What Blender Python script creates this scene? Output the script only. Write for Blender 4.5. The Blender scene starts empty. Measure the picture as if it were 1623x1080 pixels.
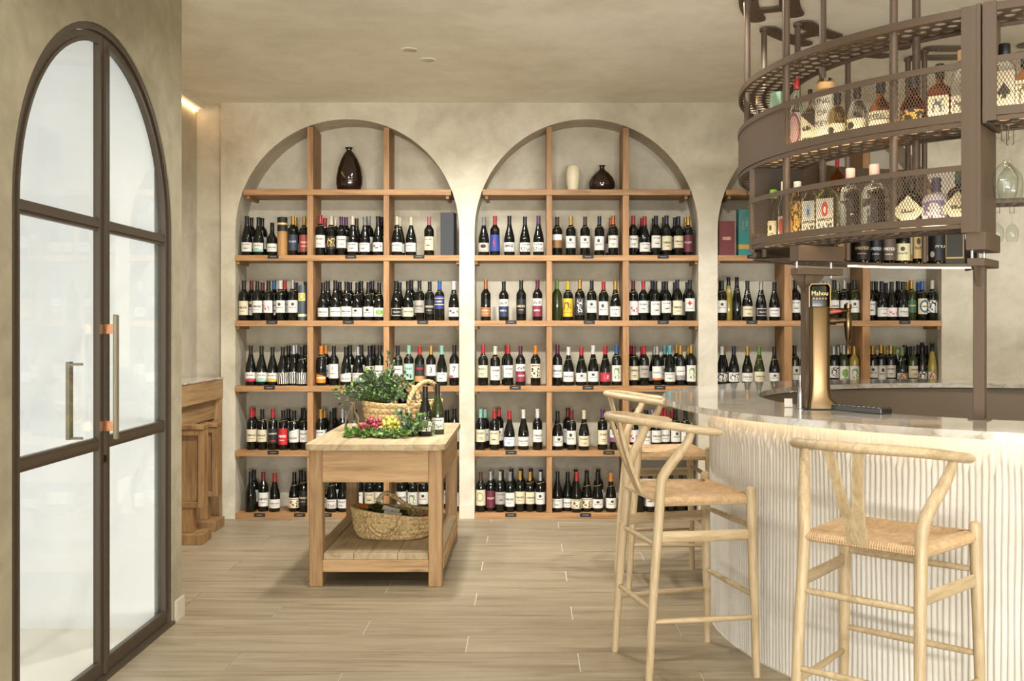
import bpy, bmesh, math, random
from mathutils import Vector, Matrix
random.seed(7)
S = bpy.context.scene
COL = S.collection
PI = math.pi
# ------------------------------------------------------------------ camera
F, H, CX, CY = 1650.0, 1.45, 838.0, 518.0
cd = bpy.data.cameras.new('camera'); cam = bpy.data.objects.new('camera', cd); COL.objects.link(cam)
cam.location = (0, 0, H); cam.rotation_euler = (PI/2, 0, 0)
cd.sensor_width = 36; cd.lens = F/1623*36
cd.shift_x = -(CX-811.5)/1623; cd.shift_y = -(540-CY)/1623
cd.clip_start = .05
S.camera = cam
# ------------------------------------------------------------------ world / light / exposure
W = bpy.data.worlds.new('sky'); S.world = W; W.use_nodes = True
bg = W.node_tree.nodes['Background']; bg.inputs[0].default_value = (.93, .96, 1, 1); bg.inputs[1].default_value = 1.6
S.view_settings.view_transform = 'Standard'; S.view_settings.look = 'None'
S.view_settings.gamma = 1; S.view_settings.use_curve_mapping = False
S.view_settings.exposure = 0.2
def area(name, loc, rot, sx, sy, power, col):
    l = bpy.data.lights.new(name, 'AREA'); l.shape = 'RECTANGLE'; l.size = sx; l.size_y = sy
    l.energy = power; l.color = col
    o = bpy.data.objects.new(name, l); COL.objects.link(o); o.location = loc; o.rotation_euler = rot
    return o
area('added_daylight_left', (-2.05, -3.6, 1.6), (0, -PI/2, 0), 2.9, 6.2, 230, (1, .99, .975))      # added daylight at invented street glazing, left and behind the camera
area('added_daylight_rear', (1.8, -7.25, 1.6), (PI/2, 0, 0), 6.8, 2.9, 250, (1, .99, .975))      # daylight put in through an unseen, made-up window wall behind the camera
area('added_ceiling_fill', (1.8, -7.4, .3), (math.radians(112), 0, 0), 6.8, .7, 760, (1, .99, .96))      # low fill added outside, tilted up to brighten the ceiling
area('daylight_porch', (-3.55, 3.6, 1.5), (0, -PI/2, 0), 2.4, 2.4, 6, (.97, .98, 1))      # open side of the entrance porch

# ------------------------------------------------------------------ object helpers
def tag(o, label=None, cat=None, group=None, kind=None):
    if label: o['label'] = label
    if cat: o['category'] = cat
    if group: o['group'] = group
    if kind: o['kind'] = kind
    return o
def empty(name, loc=(0, 0, 0), rz=0, label=None, cat=None, group=None, kind=None):
    o = bpy.data.objects.new(name, None); COL.objects.link(o); o.location = loc; o.rotation_euler = (0, 0, rz)
    o.empty_display_size = .05
    return tag(o, label, cat, group, kind)
def setmat(me, m):
    if m is None: return
    for x in (m if isinstance(m, (list, tuple)) else [m]): me.materials.append(x)
def link(name, me, parent=None, loc=None, rot=None):
    o = bpy.data.objects.new(name, me); COL.objects.link(o)
    if parent is not None: o.parent = parent
    if loc: o.location = loc
    if rot: o.rotation_euler = rot
    return o
def bm_mesh(bm, m, smooth=None, name='m'):
    bmesh.ops.recalc_face_normals(bm, faces=bm.faces)
    me = bpy.data.meshes.new(name); bm.to_mesh(me); bm.free(); setmat(me, m)
    if smooth is not None: shade(me, smooth)
    return me
def shade(me, ang=35):
    if ang is True: ang = 180
    me.polygons.foreach_set('use_smooth', [True]*len(me.polygons))
    if ang < 180:
        try: me.set_sharp_from_angle(angle=math.radians(ang))
        except Exception: pass
def obj(name, bm, m, parent=None, smooth=None, loc=None, rot=None):
    return link(name, bm_mesh(bm, m, smooth, name), parent, loc, rot)
def pyobj(name, v, f, m, parent=None, smooth=None, fix=True):
    me = bpy.data.meshes.new(name); me.from_pydata([tuple(a) for a in v], [], f); setmat(me, m)
    if fix:
        bm = bmesh.new(); bm.from_mesh(me); bmesh.ops.recalc_face_normals(bm, faces=bm.faces); bm.to_mesh(me); bm.free()
    if smooth is not None: shade(me, smooth)
    me.update()
    return link(name, me, parent)
def box(bm, x0, x1, y0, y1, z0, z1, bev=0):
    vs = [bm.verts.new(p) for p in ((x0,y0,z0),(x1,y0,z0),(x1,y1,z0),(x0,y1,z0),(x0,y0,z1),(x1,y0,z1),(x1,y1,z1),(x0,y1,z1))]
    fs = [bm.faces.new([vs[i] for i in q]) for q in ((0,3,2,1),(4,5,6,7),(0,1,5,4),(1,2,6,5),(2,3,7,6),(3,0,4,7))]
    if bev:
        es = list({e for f in fs for e in f.edges})
        bmesh.ops.bevel(bm, geom=es, offset=bev, segments=1, profile=.5, affect='EDGES')
    return vs
def nbox(x0, x1, y0, y1, z0, z1, bev=0):
    bm = bmesh.new(); box(bm, x0, x1, y0, y1, z0, z1, bev); return bm
def lathe(bm, prof, n=20, a0=0, a1=2*PI, cap=True):
    full = abs(a1-a0-2*PI) < 1e-6
    k = n if full else n+1
    rings = []
    for r, z in prof:
        if r < 1e-6: rings.append([bm.verts.new((0, 0, z))])
        else: rings.append([bm.verts.new((r*math.cos(a0+(a1-a0)*i/n), r*math.sin(a0+(a1-a0)*i/n), z)) for i in range(k)])
    for A, B in zip(rings, rings[1:]):
        m = n
        for i in range(m):
            j = (i+1) % k
            if len(A) == 1 and len(B) == 1: continue
            if len(A) == 1: bm.faces.new((A[0], B[j], B[i]))
            elif len(B) == 1: bm.faces.new((A[i], A[j], B[0]))
            else: bm.faces.new((A[i], A[j], B[j], B[i]))
    return rings
def catmull(P, k=4):
    P = [Vector(p) for p in P]; out = []
    for i in range(len(P)-1):
        p0 = P[max(i-1, 0)]; p1 = P[i]; p2 = P[i+1]; p3 = P[min(i+2, len(P)-1)]
        for j in range(k):
            t = j/k
            out.append(.5*((2*p1)+(-p0+p2)*t+(2*p0-5*p1+4*p2-p3)*t*t+(-p0+3*p1-3*p2+p3)*t**3))
    out.append(P[-1]); return out
def tube(bm, pts, rad, n=10, flat=None, up=None, cap=True, closed=False):
    """rad scalar / list; flat = (horizontal factor, vertical factor) with the frame kept upright"""
    pts = [Vector(p) for p in pts]; m = len(pts)
    if not isinstance(rad, (list, tuple)): rad = [rad]*m
    elif len(rad) != m: rad = [rad[min(int(i*(len(rad)-1)/(m-1)), len(rad)-2)]*(1-(i*(len(rad)-1)/(m-1))%1 if i<m-1 else 0) + rad[min(int(i*(len(rad)-1)/(m-1))+1, len(rad)-1)]*((i*(len(rad)-1)/(m-1))%1 if i<m-1 else 1) for i in range(m)]
    rings = []; u = None
    for i, p in enumerate(pts):
        if closed: t = pts[(i+1) % m]-pts[i-1]
        else: t = pts[min(i+1, m-1)]-pts[max(i-1, 0)]
        t.normalize()
        if flat or up:
            w = Vector(up or (0, 0, 1)); u = w.cross(t)
            if u.length < 1e-4: u = Vector((1, 0, 0)).cross(t)
            u.normalize()
        elif u is None:
            w = Vector((0, 0, 1)) if abs(t.z) < .9 else Vector((1, 0, 0)); u = w.cross(t).normalized()
        else:
            u = (u-t*u.dot(t)).normalized()
        v = t.cross(u).normalized()
        fu, fv = flat if flat else (1, 1)
        rings.append([bm.verts.new(p+u*(math.cos(2*PI*k/n)*rad[i]*fu)+v*(math.sin(2*PI*k/n)*rad[i]*fv)) for k in range(n)])
    rr = list(zip(rings, rings[1:]))+([(rings[-1], rings[0])] if closed else [])
    for A, B in rr:
        for k in range(n): bm.faces.new((A[k], A[(k+1) % n], B[(k+1) % n], B[k]))
    if cap and not closed:
        bm.faces.new(rings[0][::-1]); bm.faces.new(rings[-1])
def prism(bm, poly, y0, y1, ax='y'):
    """closed polygon of (a,b) extruded along ax"""
    def P(a, b, c): return {'y': (a, c, b), 'x': (c, a, b), 'z': (a, b, c)}[ax]
    A = [bm.verts.new(P(a, b, y0)) for a, b in poly]; B = [bm.verts.new(P(a, b, y1)) for a, b in poly]
    n = len(poly)
    bm.faces.new(A); bm.faces.new(B[::-1])
    for i in range(n): bm.faces.new((A[i], A[(i+1) % n], B[(i+1) % n], B[i]))
def strip_band(bm, O, I, c0, c1, P):
    """solid frame between two outlines of equal length (open); P maps (a,b,c)->xyz"""
    vs = [[bm.verts.new(P(a, b, c)) for a, b in L] for L in (O, I) for c in (c0, c1)]
    o0, o1, i0, i1 = vs; n = len(O)
    for k in range(n-1):
        bm.faces.new((o0[k], o0[k+1], i0[k+1], i0[k])); bm.faces.new((o1[k], i1[k], i1[k+1], o1[k+1]))
        bm.faces.new((o0[k], o1[k], o1[k+1], o0[k+1])); bm.faces.new((i0[k], i0[k+1], i1[k+1], i1[k]))
    for k in (0, n-1): bm.faces.new((o0[k], i0[k], i1[k], o1[k]))
def text_mesh(txt, size, m, extr=.0004, name='lettering', bold=0):
    c = bpy.data.curves.new('txt', 'FONT'); c.body = txt; c.size = size; c.extrude = extr; c.offset = bold; c.align_x = 'CENTER'; c.align_y = 'CENTER'; c.resolution_u = 2
    t = bpy.data.objects.new('txt', c)
    COL.objects.link(t); dg = bpy.context.evaluated_depsgraph_get()
    me = bpy.data.meshes.new_from_object(t.evaluated_get(dg)); me.name = name
    bpy.data.objects.remove(t); bpy.data.curves.remove(c)
    me.materials.clear(); me.materials.append(m)
    return me
ORD = ['first', 'second', 'third', 'fourth', 'fifth', 'sixth', 'seventh', 'eighth', 'ninth', 'tenth', 'eleventh', 'twelfth', 'thirteenth']

# ------------------------------------------------------------------ materials
def srgb(h):
    if isinstance(h, str):
        h = h.lstrip('#'); c = [int(h[i:i+2], 16)/255 for i in (0, 2, 4)]
    else: c = [x/255 for x in h]
    return tuple((x/12.92 if x <= .04045 else ((x+.055)/1.055)**2.4) for x in c)+(1,)
MC = {}
class NT:
    def __init__(s, name):
        s.m = bpy.data.materials.new(name); s.m.use_nodes = True; s.t = s.m.node_tree
        s.b = s.t.nodes['Principled BSDF']
    def n(s, k, **kw):
        x = s.t.nodes.new(k)
        for a, v in kw.items(): setattr(x, a, v)
        return x
    def l(s, a, b): s.t.links.new(a, b)
    def set(s, **kw):
        for k, v in kw.items(): s.b.inputs[k.replace('_', ' ')].default_value = v
    def coords(s, scale=(1, 1, 1), kind='Object', rot=(0, 0, 0)):
        tc = s.n('ShaderNodeTexCoord'); mp = s.n('ShaderNodeMapping'); mp.inputs['Scale'].default_value = scale; mp.inputs['Rotation'].default_value = rot
        s.l(tc.outputs[kind], mp.inputs[0]); s.mp = mp; return mp.outputs[0]
    def noise(s, vec, sc, det=4, rough=.55, dist=0):
        x = s.n('ShaderNodeTexNoise'); x.inputs['Scale'].default_value = sc; x.inputs['Detail'].default_value = det
        x.inputs['Roughness'].default_value = rough; x.inputs['Distortion'].default_value = dist
        s.l(vec, x.inputs['Vector']); return x.outputs['Fac']
    def ramp(s, fac, stops):
        r = s.n('ShaderNodeValToRGB'); e = r.color_ramp.elements
        while len(e) > 1: e.remove(e[0])
        e[0].position = stops[0][0]; e[0].color = stops[0][1]
        for p, c in stops[1:]:
            q = e.new(p); q.color = c
        s.l(fac, r.inputs[0]); return r.outputs[0]
    def math(s, op, a, b=None, c=None):
        x = s.n('ShaderNodeMath', operation=op)
        for i, v in enumerate((a, b, c)):
            if v is None: continue
            if isinstance(v, (int, float)): x.inputs[i].default_value = v
            else: s.l(v, x.inputs[i])
        return x.outputs[0]
    def mix(s, fac, a, b, mode='MIX'):
        x = s.n('ShaderNodeMix', data_type='RGBA', blend_type=mode)
        for i, v in ((0, fac), (6, a), (7, b)):
            if isinstance(v, (int, float)): x.inputs[i].default_value = v
            elif isinstance(v, tuple): x.inputs[i].default_value = v
            else: s.l(v, x.inputs[i])
        return x.outputs[2]
    def bump(s, h, st=.2, d=.01):
        b = s.n('ShaderNodeBump'); b.inputs['Strength'].default_value = st; b.inputs['Distance'].default_value = d
        s.l(h, b.inputs['Height']); s.l(b.outputs[0], s.b.inputs['Normal'])
    def col(s, c): s.l(c, s.b.inputs['Base Color'])
def plain(name, c, rough=.5, metal=0, **kw):
    if name in MC: return MC[name]
    t = NT(name); t.set(Base_Color=srgb(c) if not (isinstance(c, tuple) and len(c) == 4) else c, Roughness=rough, Metallic=metal, **kw)
    MC[name] = t.m; return t.m
def plaster(name, c0, c1, c2, sc=1.0, bump=.12, mott=.6):
    t = NT(name); v = t.coords((1, 1, 1))
    big = t.noise(v, .9*sc, 5, .6, .6); mid = t.noise(v, 5*sc, 6, .65, .4); fine = t.noise(v, 45, 4, .6)
    a = t.ramp(big, [(.30, srgb(c0)), (.52, srgb(c1)), (.75, srgb(c2))])
    b = t.ramp(mid, [(.3, (.66, .64, .58, 1)), (.58, (1, 1, 1, 1))])
    t.col(t.mix(mott, a, b, 'MULTIPLY')); t.set(Roughness=.85)
    t.bump(t.math('ADD', t.math('MULTIPLY', mid, .8), t.math('MULTIPLY', fine, .25)), bump, .02)
    return t.m
def wood(name, dark, mid, light, axis='x', sc=1.0, rough=.55, knots=False, rand=.12):
    t = NT(name)
    s = {'x': (1.2, 14, 14), 'y': (14, 1.2, 14), 'z': (14, 14, 1.2)}[axis]
    tc = t.n('ShaderNodeTexCoord'); oi = t.n('ShaderNodeObjectInfo'); ad = t.n('ShaderNodeVectorMath', operation='ADD')
    sc_ = t.n('ShaderNodeVectorMath', operation='SCALE'); cmb = t.n('ShaderNodeCombineXYZ')
    t.l(oi.outputs['Random'], cmb.inputs[0]); t.l(oi.outputs['Random'], cmb.inputs[1]); t.l(oi.outputs['Random'], cmb.inputs[2])
    t.l(cmb.outputs[0], sc_.inputs[0]); sc_.inputs['Scale'].default_value = 17
    t.l(tc.outputs['Object'], ad.inputs[0]); t.l(sc_.outputs[0], ad.inputs[1])
    mp = t.n('ShaderNodeMapping'); mp.inputs['Scale'].default_value = [x*sc for x in s]; t.l(ad.outputs[0], mp.inputs[0]); v = mp.outputs[0]
    g = t.noise(v, 1.6, 5, .6, 1.2); f = t.noise(v, 9, 3, .6, .3)
    c = t.ramp(g, [(.28, srgb(dark)), (.48, srgb(mid)), (.72, srgb(light))])
    fr = t.ramp(f, [(.35, (.78, .76, .72, 1)), (.6, (1, 1, 1, 1))])
    c = t.mix(.55, c, fr, 'MULTIPLY')
    if knots:
        vn = t.n('ShaderNodeTexVoronoi'); mp2 = t.n('ShaderNodeMapping'); mp2.inputs['Scale'].default_value = {'x': (2.2, 5, 7), 'y': (5, 2.2, 7), 'z': (6, 6, 2)}[axis]
        t.l(ad.outputs[0], mp2.inputs[0]); t.l(mp2.outputs[0], vn.inputs['Vector']); vn.inputs['Scale'].default_value = 1.0
        k = t.ramp(t.math('ADD', vn.outputs['Distance'], t.math('MULTIPLY', f, .12)), [(.13, srgb('#7a4f28')), (.24, (1, 1, 1, 1))])
        c = t.mix(.6, c, k, 'MULTIPLY')
    rv = t.math('ADD', t.math('MULTIPLY', oi.outputs['Random'], 2*rand), 1-rand)
    hs = t.n('ShaderNodeHueSaturation'); t.l(c, hs.inputs['Color']); t.l(rv, hs.inputs['Value'])
    t.col(hs.outputs[0]); t.set(Roughness=rough); t.bump(t.math('ADD', g, t.math('MULTIPLY', f, .5)), .18, .006)
    return t.m
def emis(name, c, st):
    t = NT(name); t.set(Base_Color=(.8, .8, .8, 1), Emission_Color=c, Emission_Strength=st); return t.m
def thinglass(name, tint=(1, 1, 1, 1), gloss=.06):
    t = NT(name); t.t.nodes.remove(t.b); out = t.t.nodes['Material Output']
    tr = t.n('ShaderNodeBsdfTransparent'); tr.inputs[0].default_value = tint
    gl = t.n('ShaderNodeBsdfGlossy'); gl.inputs['Roughness'].default_value = .03
    lw = t.n('ShaderNodeLayerWeight'); lw.inputs[0].default_value = .5
    fc = t.math('ADD', t.math('MULTIPLY', t.math('POWER', lw.outputs['Facing'], 4), gloss*5), .025)
    mx = t.n('ShaderNodeMixShader'); t.l(fc, mx.inputs[0]); t.l(tr.outputs[0], mx.inputs[1]); t.l(gl.outputs[0], mx.inputs[2]); t.l(mx.outputs[0], out.inputs[0])
    return t.m
def realglass(name, c, rough=.02, ior=1.4):
    t = NT(name); t.set(Base_Color=c, Roughness=rough, IOR=ior); t.b.inputs['Transmission Weight'].default_value = 1
    return t.m
M = {}
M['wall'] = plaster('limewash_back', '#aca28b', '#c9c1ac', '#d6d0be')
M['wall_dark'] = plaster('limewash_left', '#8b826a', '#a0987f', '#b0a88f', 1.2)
M['niche'] = plaster('limewash_niche', '#b4aa94', '#c9c1ae', '#d3ccbb', 1.6)
M['ceil'] = plaster('limewash_ceiling', '#dad5c2', '#eae6d6', '#f1eee1', .8, .08, .32)
M['white'] = plaster('white_render', '#e4e4e2', '#ececea', '#f0f0ee', .7, .05, .1)
M['shelf_x'] = wood('oak_board', '#805a32', '#9f7548', '#b28a5c', 'x')
M['shelf_z'] = wood('oak_upright', '#805a32', '#9f7548', '#b28a5c', 'z')
M['table_x'] = wood('pine_old_x', '#80613d', '#a38257', '#b29267', 'x', .8, .6, True, .05)
M['table_y'] = wood('pine_old_y', '#80613d', '#9f7f55', '#af9065', 'y', .8, .6, False, .05)
M['table_z'] = wood('pine_old_z', '#664a2c', '#917048', '#a8885b', 'z', .8, .6, False, .05)
M['table_top'] = wood('pine_weathered', '#897454', '#a28e6c', '#b09e7d', 'y', .7, .65, False, .04)
M['ash'] = wood('ash', '#a08a66', '#b59f7b', '#c3af8c', 'z', 1.4, .45, False, .04)
M['ash_x'] = wood('ash_h', '#a08a66', '#b59f7b', '#c3af8c', 'x', 1.4, .45, False, .04)
M['walnut'] = wood('stained_wood', '#6b4c2b', '#8b6840', '#a17f52', 'z', 1, .55, True, .06)
M['plank'] = wood('plank_tile', '#7a6b53', '#92846b', '#a3967d', 'x', .55, .42, False, .07)
M['grout'] = plain('grout', '#ddd6c8', .8)
M['steel'] = plain('brown_steel', '#5b4b3b', .5, .15)
M['steel_shade'] = plain('brown_steel_shaded', '#3a2e22', .5, .15)  # darker steel for inner panels, with their shade in the colour
M['doorframe'] = plain('bronze_frame', '#4a3f31', .45, .2)
M['brass'] = plain('brass', '#65533a', .24, 1)
M['copper'] = plain('copper', '#c58a62', .3, 1)
M['chrome'] = plain('chrome', '#9a9894', .2, 1)
M['black'] = plain('black_gloss', '#0c0b0b', .2)
M['blackm'] = plain('black_matt', '#161616', .6)
M['led'] = emis('led_warm', (1, .72, .40, 1), 9)
M['led_hot'] = emis('led_tray', (1, .74, .42, 1), 45)
M['glass'] = thinglass('window_glass', (.97, .98, .97, 1))
M['paper'] = plain('white_card', '#e9e6df', .6)
def marble():
    t = NT('quartzite_top'); v = t.coords((1, 1, 1)); v2 = t.coords((1.0, 5, 3), rot=(0, 0, .5))
    a = t.ramp(t.noise(v2, 1.6, 6, .6, 1.4), [(.35, srgb('#9c9182')), (.5, srgb('#c4bcaf')), (.7, srgb('#d6d1c8'))])
    b = t.ramp(t.noise(v, 3, 5, .6, 2.0), [(.46, (1, 1, 1, 1)), (.5, srgb('#b9ab97')), (.54, (1, 1, 1, 1))])
    t.col(t.mix(.5, a, b, 'MULTIPLY')); t.set(Roughness=.09); t.b.inputs['Coat Weight'].default_value = .5; t.b.inputs['Coat Roughness'].default_value = .03
    return t.m
M['marble'] = marble()
def plast():
    t = NT('combed_plaster'); v = t.coords((1, 1, 1))
    a = t.ramp(t.noise(v, 2.2, 5, .6, .5), [(.35, srgb('#c8c2b6')), (.65, srgb('#d6d1c6'))])
    t.col(a); t.set(Roughness=.7); t.bump(t.noise(v, 60, 4, .6), .15, .004); return t.m
M['combed'] = plast()

# ================================================================== SETTING
YB = 7.857; YR = YB+.31; CEIL = 3.14; XL = -1.74; XREC = -2.54; YREC = 7.97; XR = 5.4; YREAR = -7.0; LAMP = 9; WEND = 5.22
def struct(o, label, cat): return tag(o, label, cat, kind='structure')
# floor ---------------------------------------------------------------
fl = obj('floor', nbox(XREC, XR, YREAR, YR, -.06, -.004), M['grout'])
struct(fl, 'oak-look plank tile floor with pale grout lines', 'floor')
PW, PL = .2595, 1.5
cache = {}
r0 = -12
for r in range(r0, 16):
    y0 = 4.374+PW*r; y1 = y0+PW
    if y1 > YR-.02 and y0 > YB: break
    if y1 < 2.6: continue
    xmin = XL if y1 < WEND else XREC
    j = .218-.5*(r % 3)
    x = j-PL*6
    while x < XR:
        a, b = max(x, xmin), min(x+PL, XR)
        if b-a > .03:
            ye = min(y1, YB+.02)
            key = (round(b-a, 3), round(ye-y0, 3))
            if key not in cache:
                cache[key] = bm_mesh(nbox(.0022, key[0]-.0022, .0022, key[1]-.0022, -.012, 0), M['plank'], None, 'plank')
            link('plank', cache[key], fl, (a, y0, 0))
        x += PL
# near part of the floor under the camera, outside the picture
obj('floor_near_part', nbox(XL, XR, YREAR, 4.374+PW*-6, -.012, 0), M['plank'], fl)
# ceiling ---------------------------------------------------------------
struct(obj('ceiling', nbox(XREC-.2, XR+.2, YREAR-.2, YR+.2, CEIL, CEIL+.1), M['ceil']), 'pale limewashed plaster ceiling', 'ceiling')
# arched wall builder ---------------------------------------------------
def arch_pts(c, R, zs, n=36):
    return [(c+R*math.cos(PI-PI*i/n), zs+R*math.sin(PI-PI*i/n)) for i in range(n+1)]
def arched_face(bm, a0, a1, holes, top, P):
    """plane a0..a1, z 0..top with arched holes [(centre,R,spring)], P(a,z)->xyz"""
    q = lambda pts: bm.faces.new([bm.verts.new(P(a, z)) for a, z in pts])
    x = a0
    for c, R, zs in holes:
        q([(x, 0), (c-R, 0), (c-R, zs), (x, zs)]); q([(x, zs), (c-R, zs), (c-R, top), (x, top)])
        A = arch_pts(c, R, zs)
        for (xa, za), (xb, zb) in zip(A, A[1:]): q([(xa, za), (xb, zb), (xb, top), (xa, top)])
        x = c+R
    q([(x, 0), (a1, 0), (a1, top), (x, top)])
NR, ZS = .845, 2.172
NC = [-1.369, .436, 2.271]
bm = bmesh.new()
arched_face(bm, -2.324, XR, [(c, NR, ZS) for c in NC], CEIL, lambda a, z: (a, YB, z))
for c in NC:                              # reveals and backs of the niches
    A = [(c-NR, 0)]+arch_pts(c, NR, ZS)+[(c+NR, 0)]
    for (xa, za), (xb, zb) in zip(A, A[1:]):
        bm.faces.new([bm.verts.new(p) for p in ((xa, YB, za), (xb, YB, zb), (xb, YR, zb), (xa, YR, za))])
    bm.faces.new([bm.verts.new((a, YR, z)) for a, z in A])
for p in (((-2.324, YB, 0), (-2.324, YREC, 0), (-2.324, YREC, CEIL), (-2.324, YB, CEIL)),):
    bm.faces.new([bm.verts.new(v) for v in p])
bmesh.ops.remove_doubles(bm, verts=bm.verts, dist=1e-4)
wb = obj('wall_back', bm, M['wall']); struct(wb, 'beige limewashed back wall with three arched niches', 'wall')
struct(obj('wall_recess', nbox(XREC-.1, -2.324, YREC, YREC+.1, 0, CEIL), M['wall']), 'short plaster wall beside the left niche', 'wall')
struct(obj('wall_recess_side', nbox(XREC-.1, XREC, WEND-.2, YREC, 0, CEIL), M['wall']), 'plaster side wall of the recess behind the glass door wall', 'wall')
struct(obj('wall_right', nbox(XR, XR+.1, YREAR, YR, 0, CEIL), M['wall']), 'plaster wall beyond the bar', 'wall')
# baseboards on the piers
bb = empty('baseboard_back', kind='structure', label='pale baseboard blocks at the foot of the piers', cat='baseboard')
for a, b in ((-2.324, NC[0]-NR), (NC[0]+NR, NC[1]-NR), (NC[1]+NR, NC[2]-NR), (NC[2]+NR, XR)):
    obj('baseboard_block', nbox(a, b, YB-.008, YB+.002, 0, .105), M['wall'], bb)
# left wall with arched door opening ------------------------------------
DC, DR, DZ = 4.295, .79, 1.889
WT = .062                                  # wall thickness
bm = bmesh.new()
for X in (XL, XL-WT): arched_face(bm, -.4, WEND, [(DC, DR, DZ)], CEIL, lambda a, z: (X, a, z))
A = [(DC-DR, 0)]+arch_pts(DC, DR, DZ)+[(DC+DR, 0)]
for (ya, za), (yb, zb) in zip(A, A[1:]):
    bm.faces.new([bm.verts.new(p) for p in ((XL, ya, za), (XL, yb, zb), (XL-WT, yb, zb), (XL-WT, ya, za))])
for y in (-.4, WEND): bm.faces.new([bm.verts.new(p) for p in ((XL, y, 0), (XL-WT, y, 0), (XL-WT, y, CEIL), (XL, y, CEIL))])
bmesh.ops.remove_doubles(bm, verts=bm.verts, dist=1e-4)
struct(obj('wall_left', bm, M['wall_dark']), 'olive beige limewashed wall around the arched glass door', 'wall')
bm = nbox(XL, XL+.012, DC+DR+.03, WEND+.012, 0, .1); 
struct(obj('baseboard_left', bm, M['wall']), 'low beige baseboard at the end of the door wall', 'baseboard')
# entrance porch behind the door
po = empty('wall_porch', kind='structure', label='white entrance porch seen through the arched glass door', cat='porch')
obj('porch_end_wall', nbox(-3.6, XL-WT, 5.01, 5.2, -.02, CEIL), M['white'], po)
obj('porch_ceiling', nbox(-3.6, XL-WT, 2.2, 5.01, 2.71, 2.8), M['white'], po)
obj('porch_floor', nbox(-3.6, XL-.06, 2.2, 5.01, -.05, -.006), M['white'], po)
obj('porch_near_wall', nbox(-3.6, XL-WT, 2.1, 2.2, -.02, 2.8), M['white'], po)
# made-up street glazing outside the picture, added for the daylight
def glazing(name, P, a0, a1, n, label):
    g = empty(name, kind='structure', label=label, cat='window')
    for i in range(n+1):
        a = a0+(a1-a0)*i/n
        b = bmesh.new(); p, q = P(a-.03, -.03, 0), P(a+.03, .03, CEIL)
        box(b, min(p[0], q[0]), max(p[0], q[0]), min(p[1], q[1]), max(p[1], q[1]), .08, 3.0); obj('mullion', b, M['doorframe'], g)
    for z0, z1 in ((0, .08), (3.0, CEIL)):
        b = bmesh.new(); p, q = P(a0, -.05, 0), P(a1, .05, 0)
        box(b, min(p[0], q[0]), max(p[0], q[0]), min(p[1], q[1]), max(p[1], q[1]), z0, z1); obj('wall_band', b, M['wall'], g)
glazing('window_added_1', lambda a, b, z: (XL-.08+b, a, z), YREAR, -.4, 5, 'added unseen tall street window left of the viewpoint')
glazing('window_added_2', lambda a, b, z: (a, YREAR-.05+b, z), XL, XR, 5, 'added unseen tall street window behind the viewpoint')
# ---- arched double door -------------------------------------------------
door = empty('door_1', (XL, DC, 0), 0, 'tall arched double glass door with bronze metal frame', 'door', kind='structure')
X0, X1 = -.038, -.016                      # local x range of the leaves (behind the wall face)
Pd = lambda a, b, c: (c, a, b)
def outline(a0, a1, R, zb, n=20):
    """closed-run outline of a half door leaf: a0 hinge side (|a0|<=R), a1 meeting side"""
    s = -1 if a0 < a1 else 1
    pts = [(a1, zb), (a0, zb)]
    t0 = PI if s < 0 else 0
    t1 = math.acos(max(-1, min(1, a1/R)))
    zsp = DZ
    for i in range(n+1):
        t = t0+(t1-t0)*i/n
        pts.append((R*math.cos(t), zsp+R*math.sin(t)))
    pts.append((a1, zb)); return pts
bm = bmesh.new()
O = [(-DR, 0)]+[(p[0], p[1]) for p in arch_pts(0, DR, DZ)]+[(DR, 0)]
I = [(-DR+.028, 0)]+[(p[0], p[1]) for p in arch_pts(0, DR-.028, DZ)]+[(DR-.028, 0)]
strip_band(bm, O, I, X0-.008, X1+.01, Pd); obj('door_frame', bm, M['doorframe'], door)
obj('threshold', nbox(X0-.03, X1+.03, -DR, DR, 0, .012), M['doorframe'], door)
for s in (-1, 1):
    lf = empty('door_leaf'); lf.parent = door
    R1, R2 = DR-.032, DR-.068
    bm = bmesh.new()
    strip_band(bm, outline(s*R1, s*.004, R1, .015), outline(s*R2, s*.045, R2, .075), X0, X1, Pd)
    lfr = obj('leaf_frame', bm, M['doorframe'], door)
    bpy.data.objects.remove(lf)
    bm = bmesh.new()                       # glazing beads proud of the frame
    strip_band(bm, outline(s*(R2+.008), s*.038, R2+.008, .068), outline(s*(R2-.006), s*.05, R2-.006, .081), X1, X1+.007, Pd)
    obj('glazing_bead', bm, M['doorframe'], lfr)
    for z0, z1 in ((1.842, 1.892), (.945, .996)):
        obj('glazing_bar', nbox(X0, X1, min(s*R2, s*.044), max(s*R2, s*.044), z0, z1), M['doorframe'], lfr)
        obj('glazing_bar_bead', nbox(X1, X1+.006, min(s*R2, s*.044), max(s*R2, s*.044), z0+.013, z1-.013), M['doorframe'], lfr)
    # three panes
    for z0, z1 in ((.08, .95), (.99, 1.85)):
        obj('glass_pane', nbox(-.03, -.026, min(s*(R2+.005), s*.042), max(s*(R2+.005), s*.042), z0, z1), M['glass'], lfr)
    bm = bmesh.new()
    pts = [(s*.042, 1.885), (s*(R2+.005), 1.885)]
    t0 = PI if s < 0 else 0; t1 = math.acos(s*.042/(R2+.005))
    pts += [((R2+.005)*math.cos(t0+(t1-t0)*i/16), 1.885+(R2+.005)*math.sin(t0+(t1-t0)*i/16)*.995) for i in range(1, 17)]
    prism(bm, pts, -.03, -.026, 'x'); obj('glass_pane', bm, M['glass'], lfr)
obj('astragal', nbox(X1, X1+.012, .0, .022, .015, DZ+DR-.1), M['doorframe'], door)
h = obj('pull_handle', nbox(.028, .046, -.012, .012, .985, 1.5, .003), plain('handle_bronze', '#8d8470', .35, .6), door)
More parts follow.
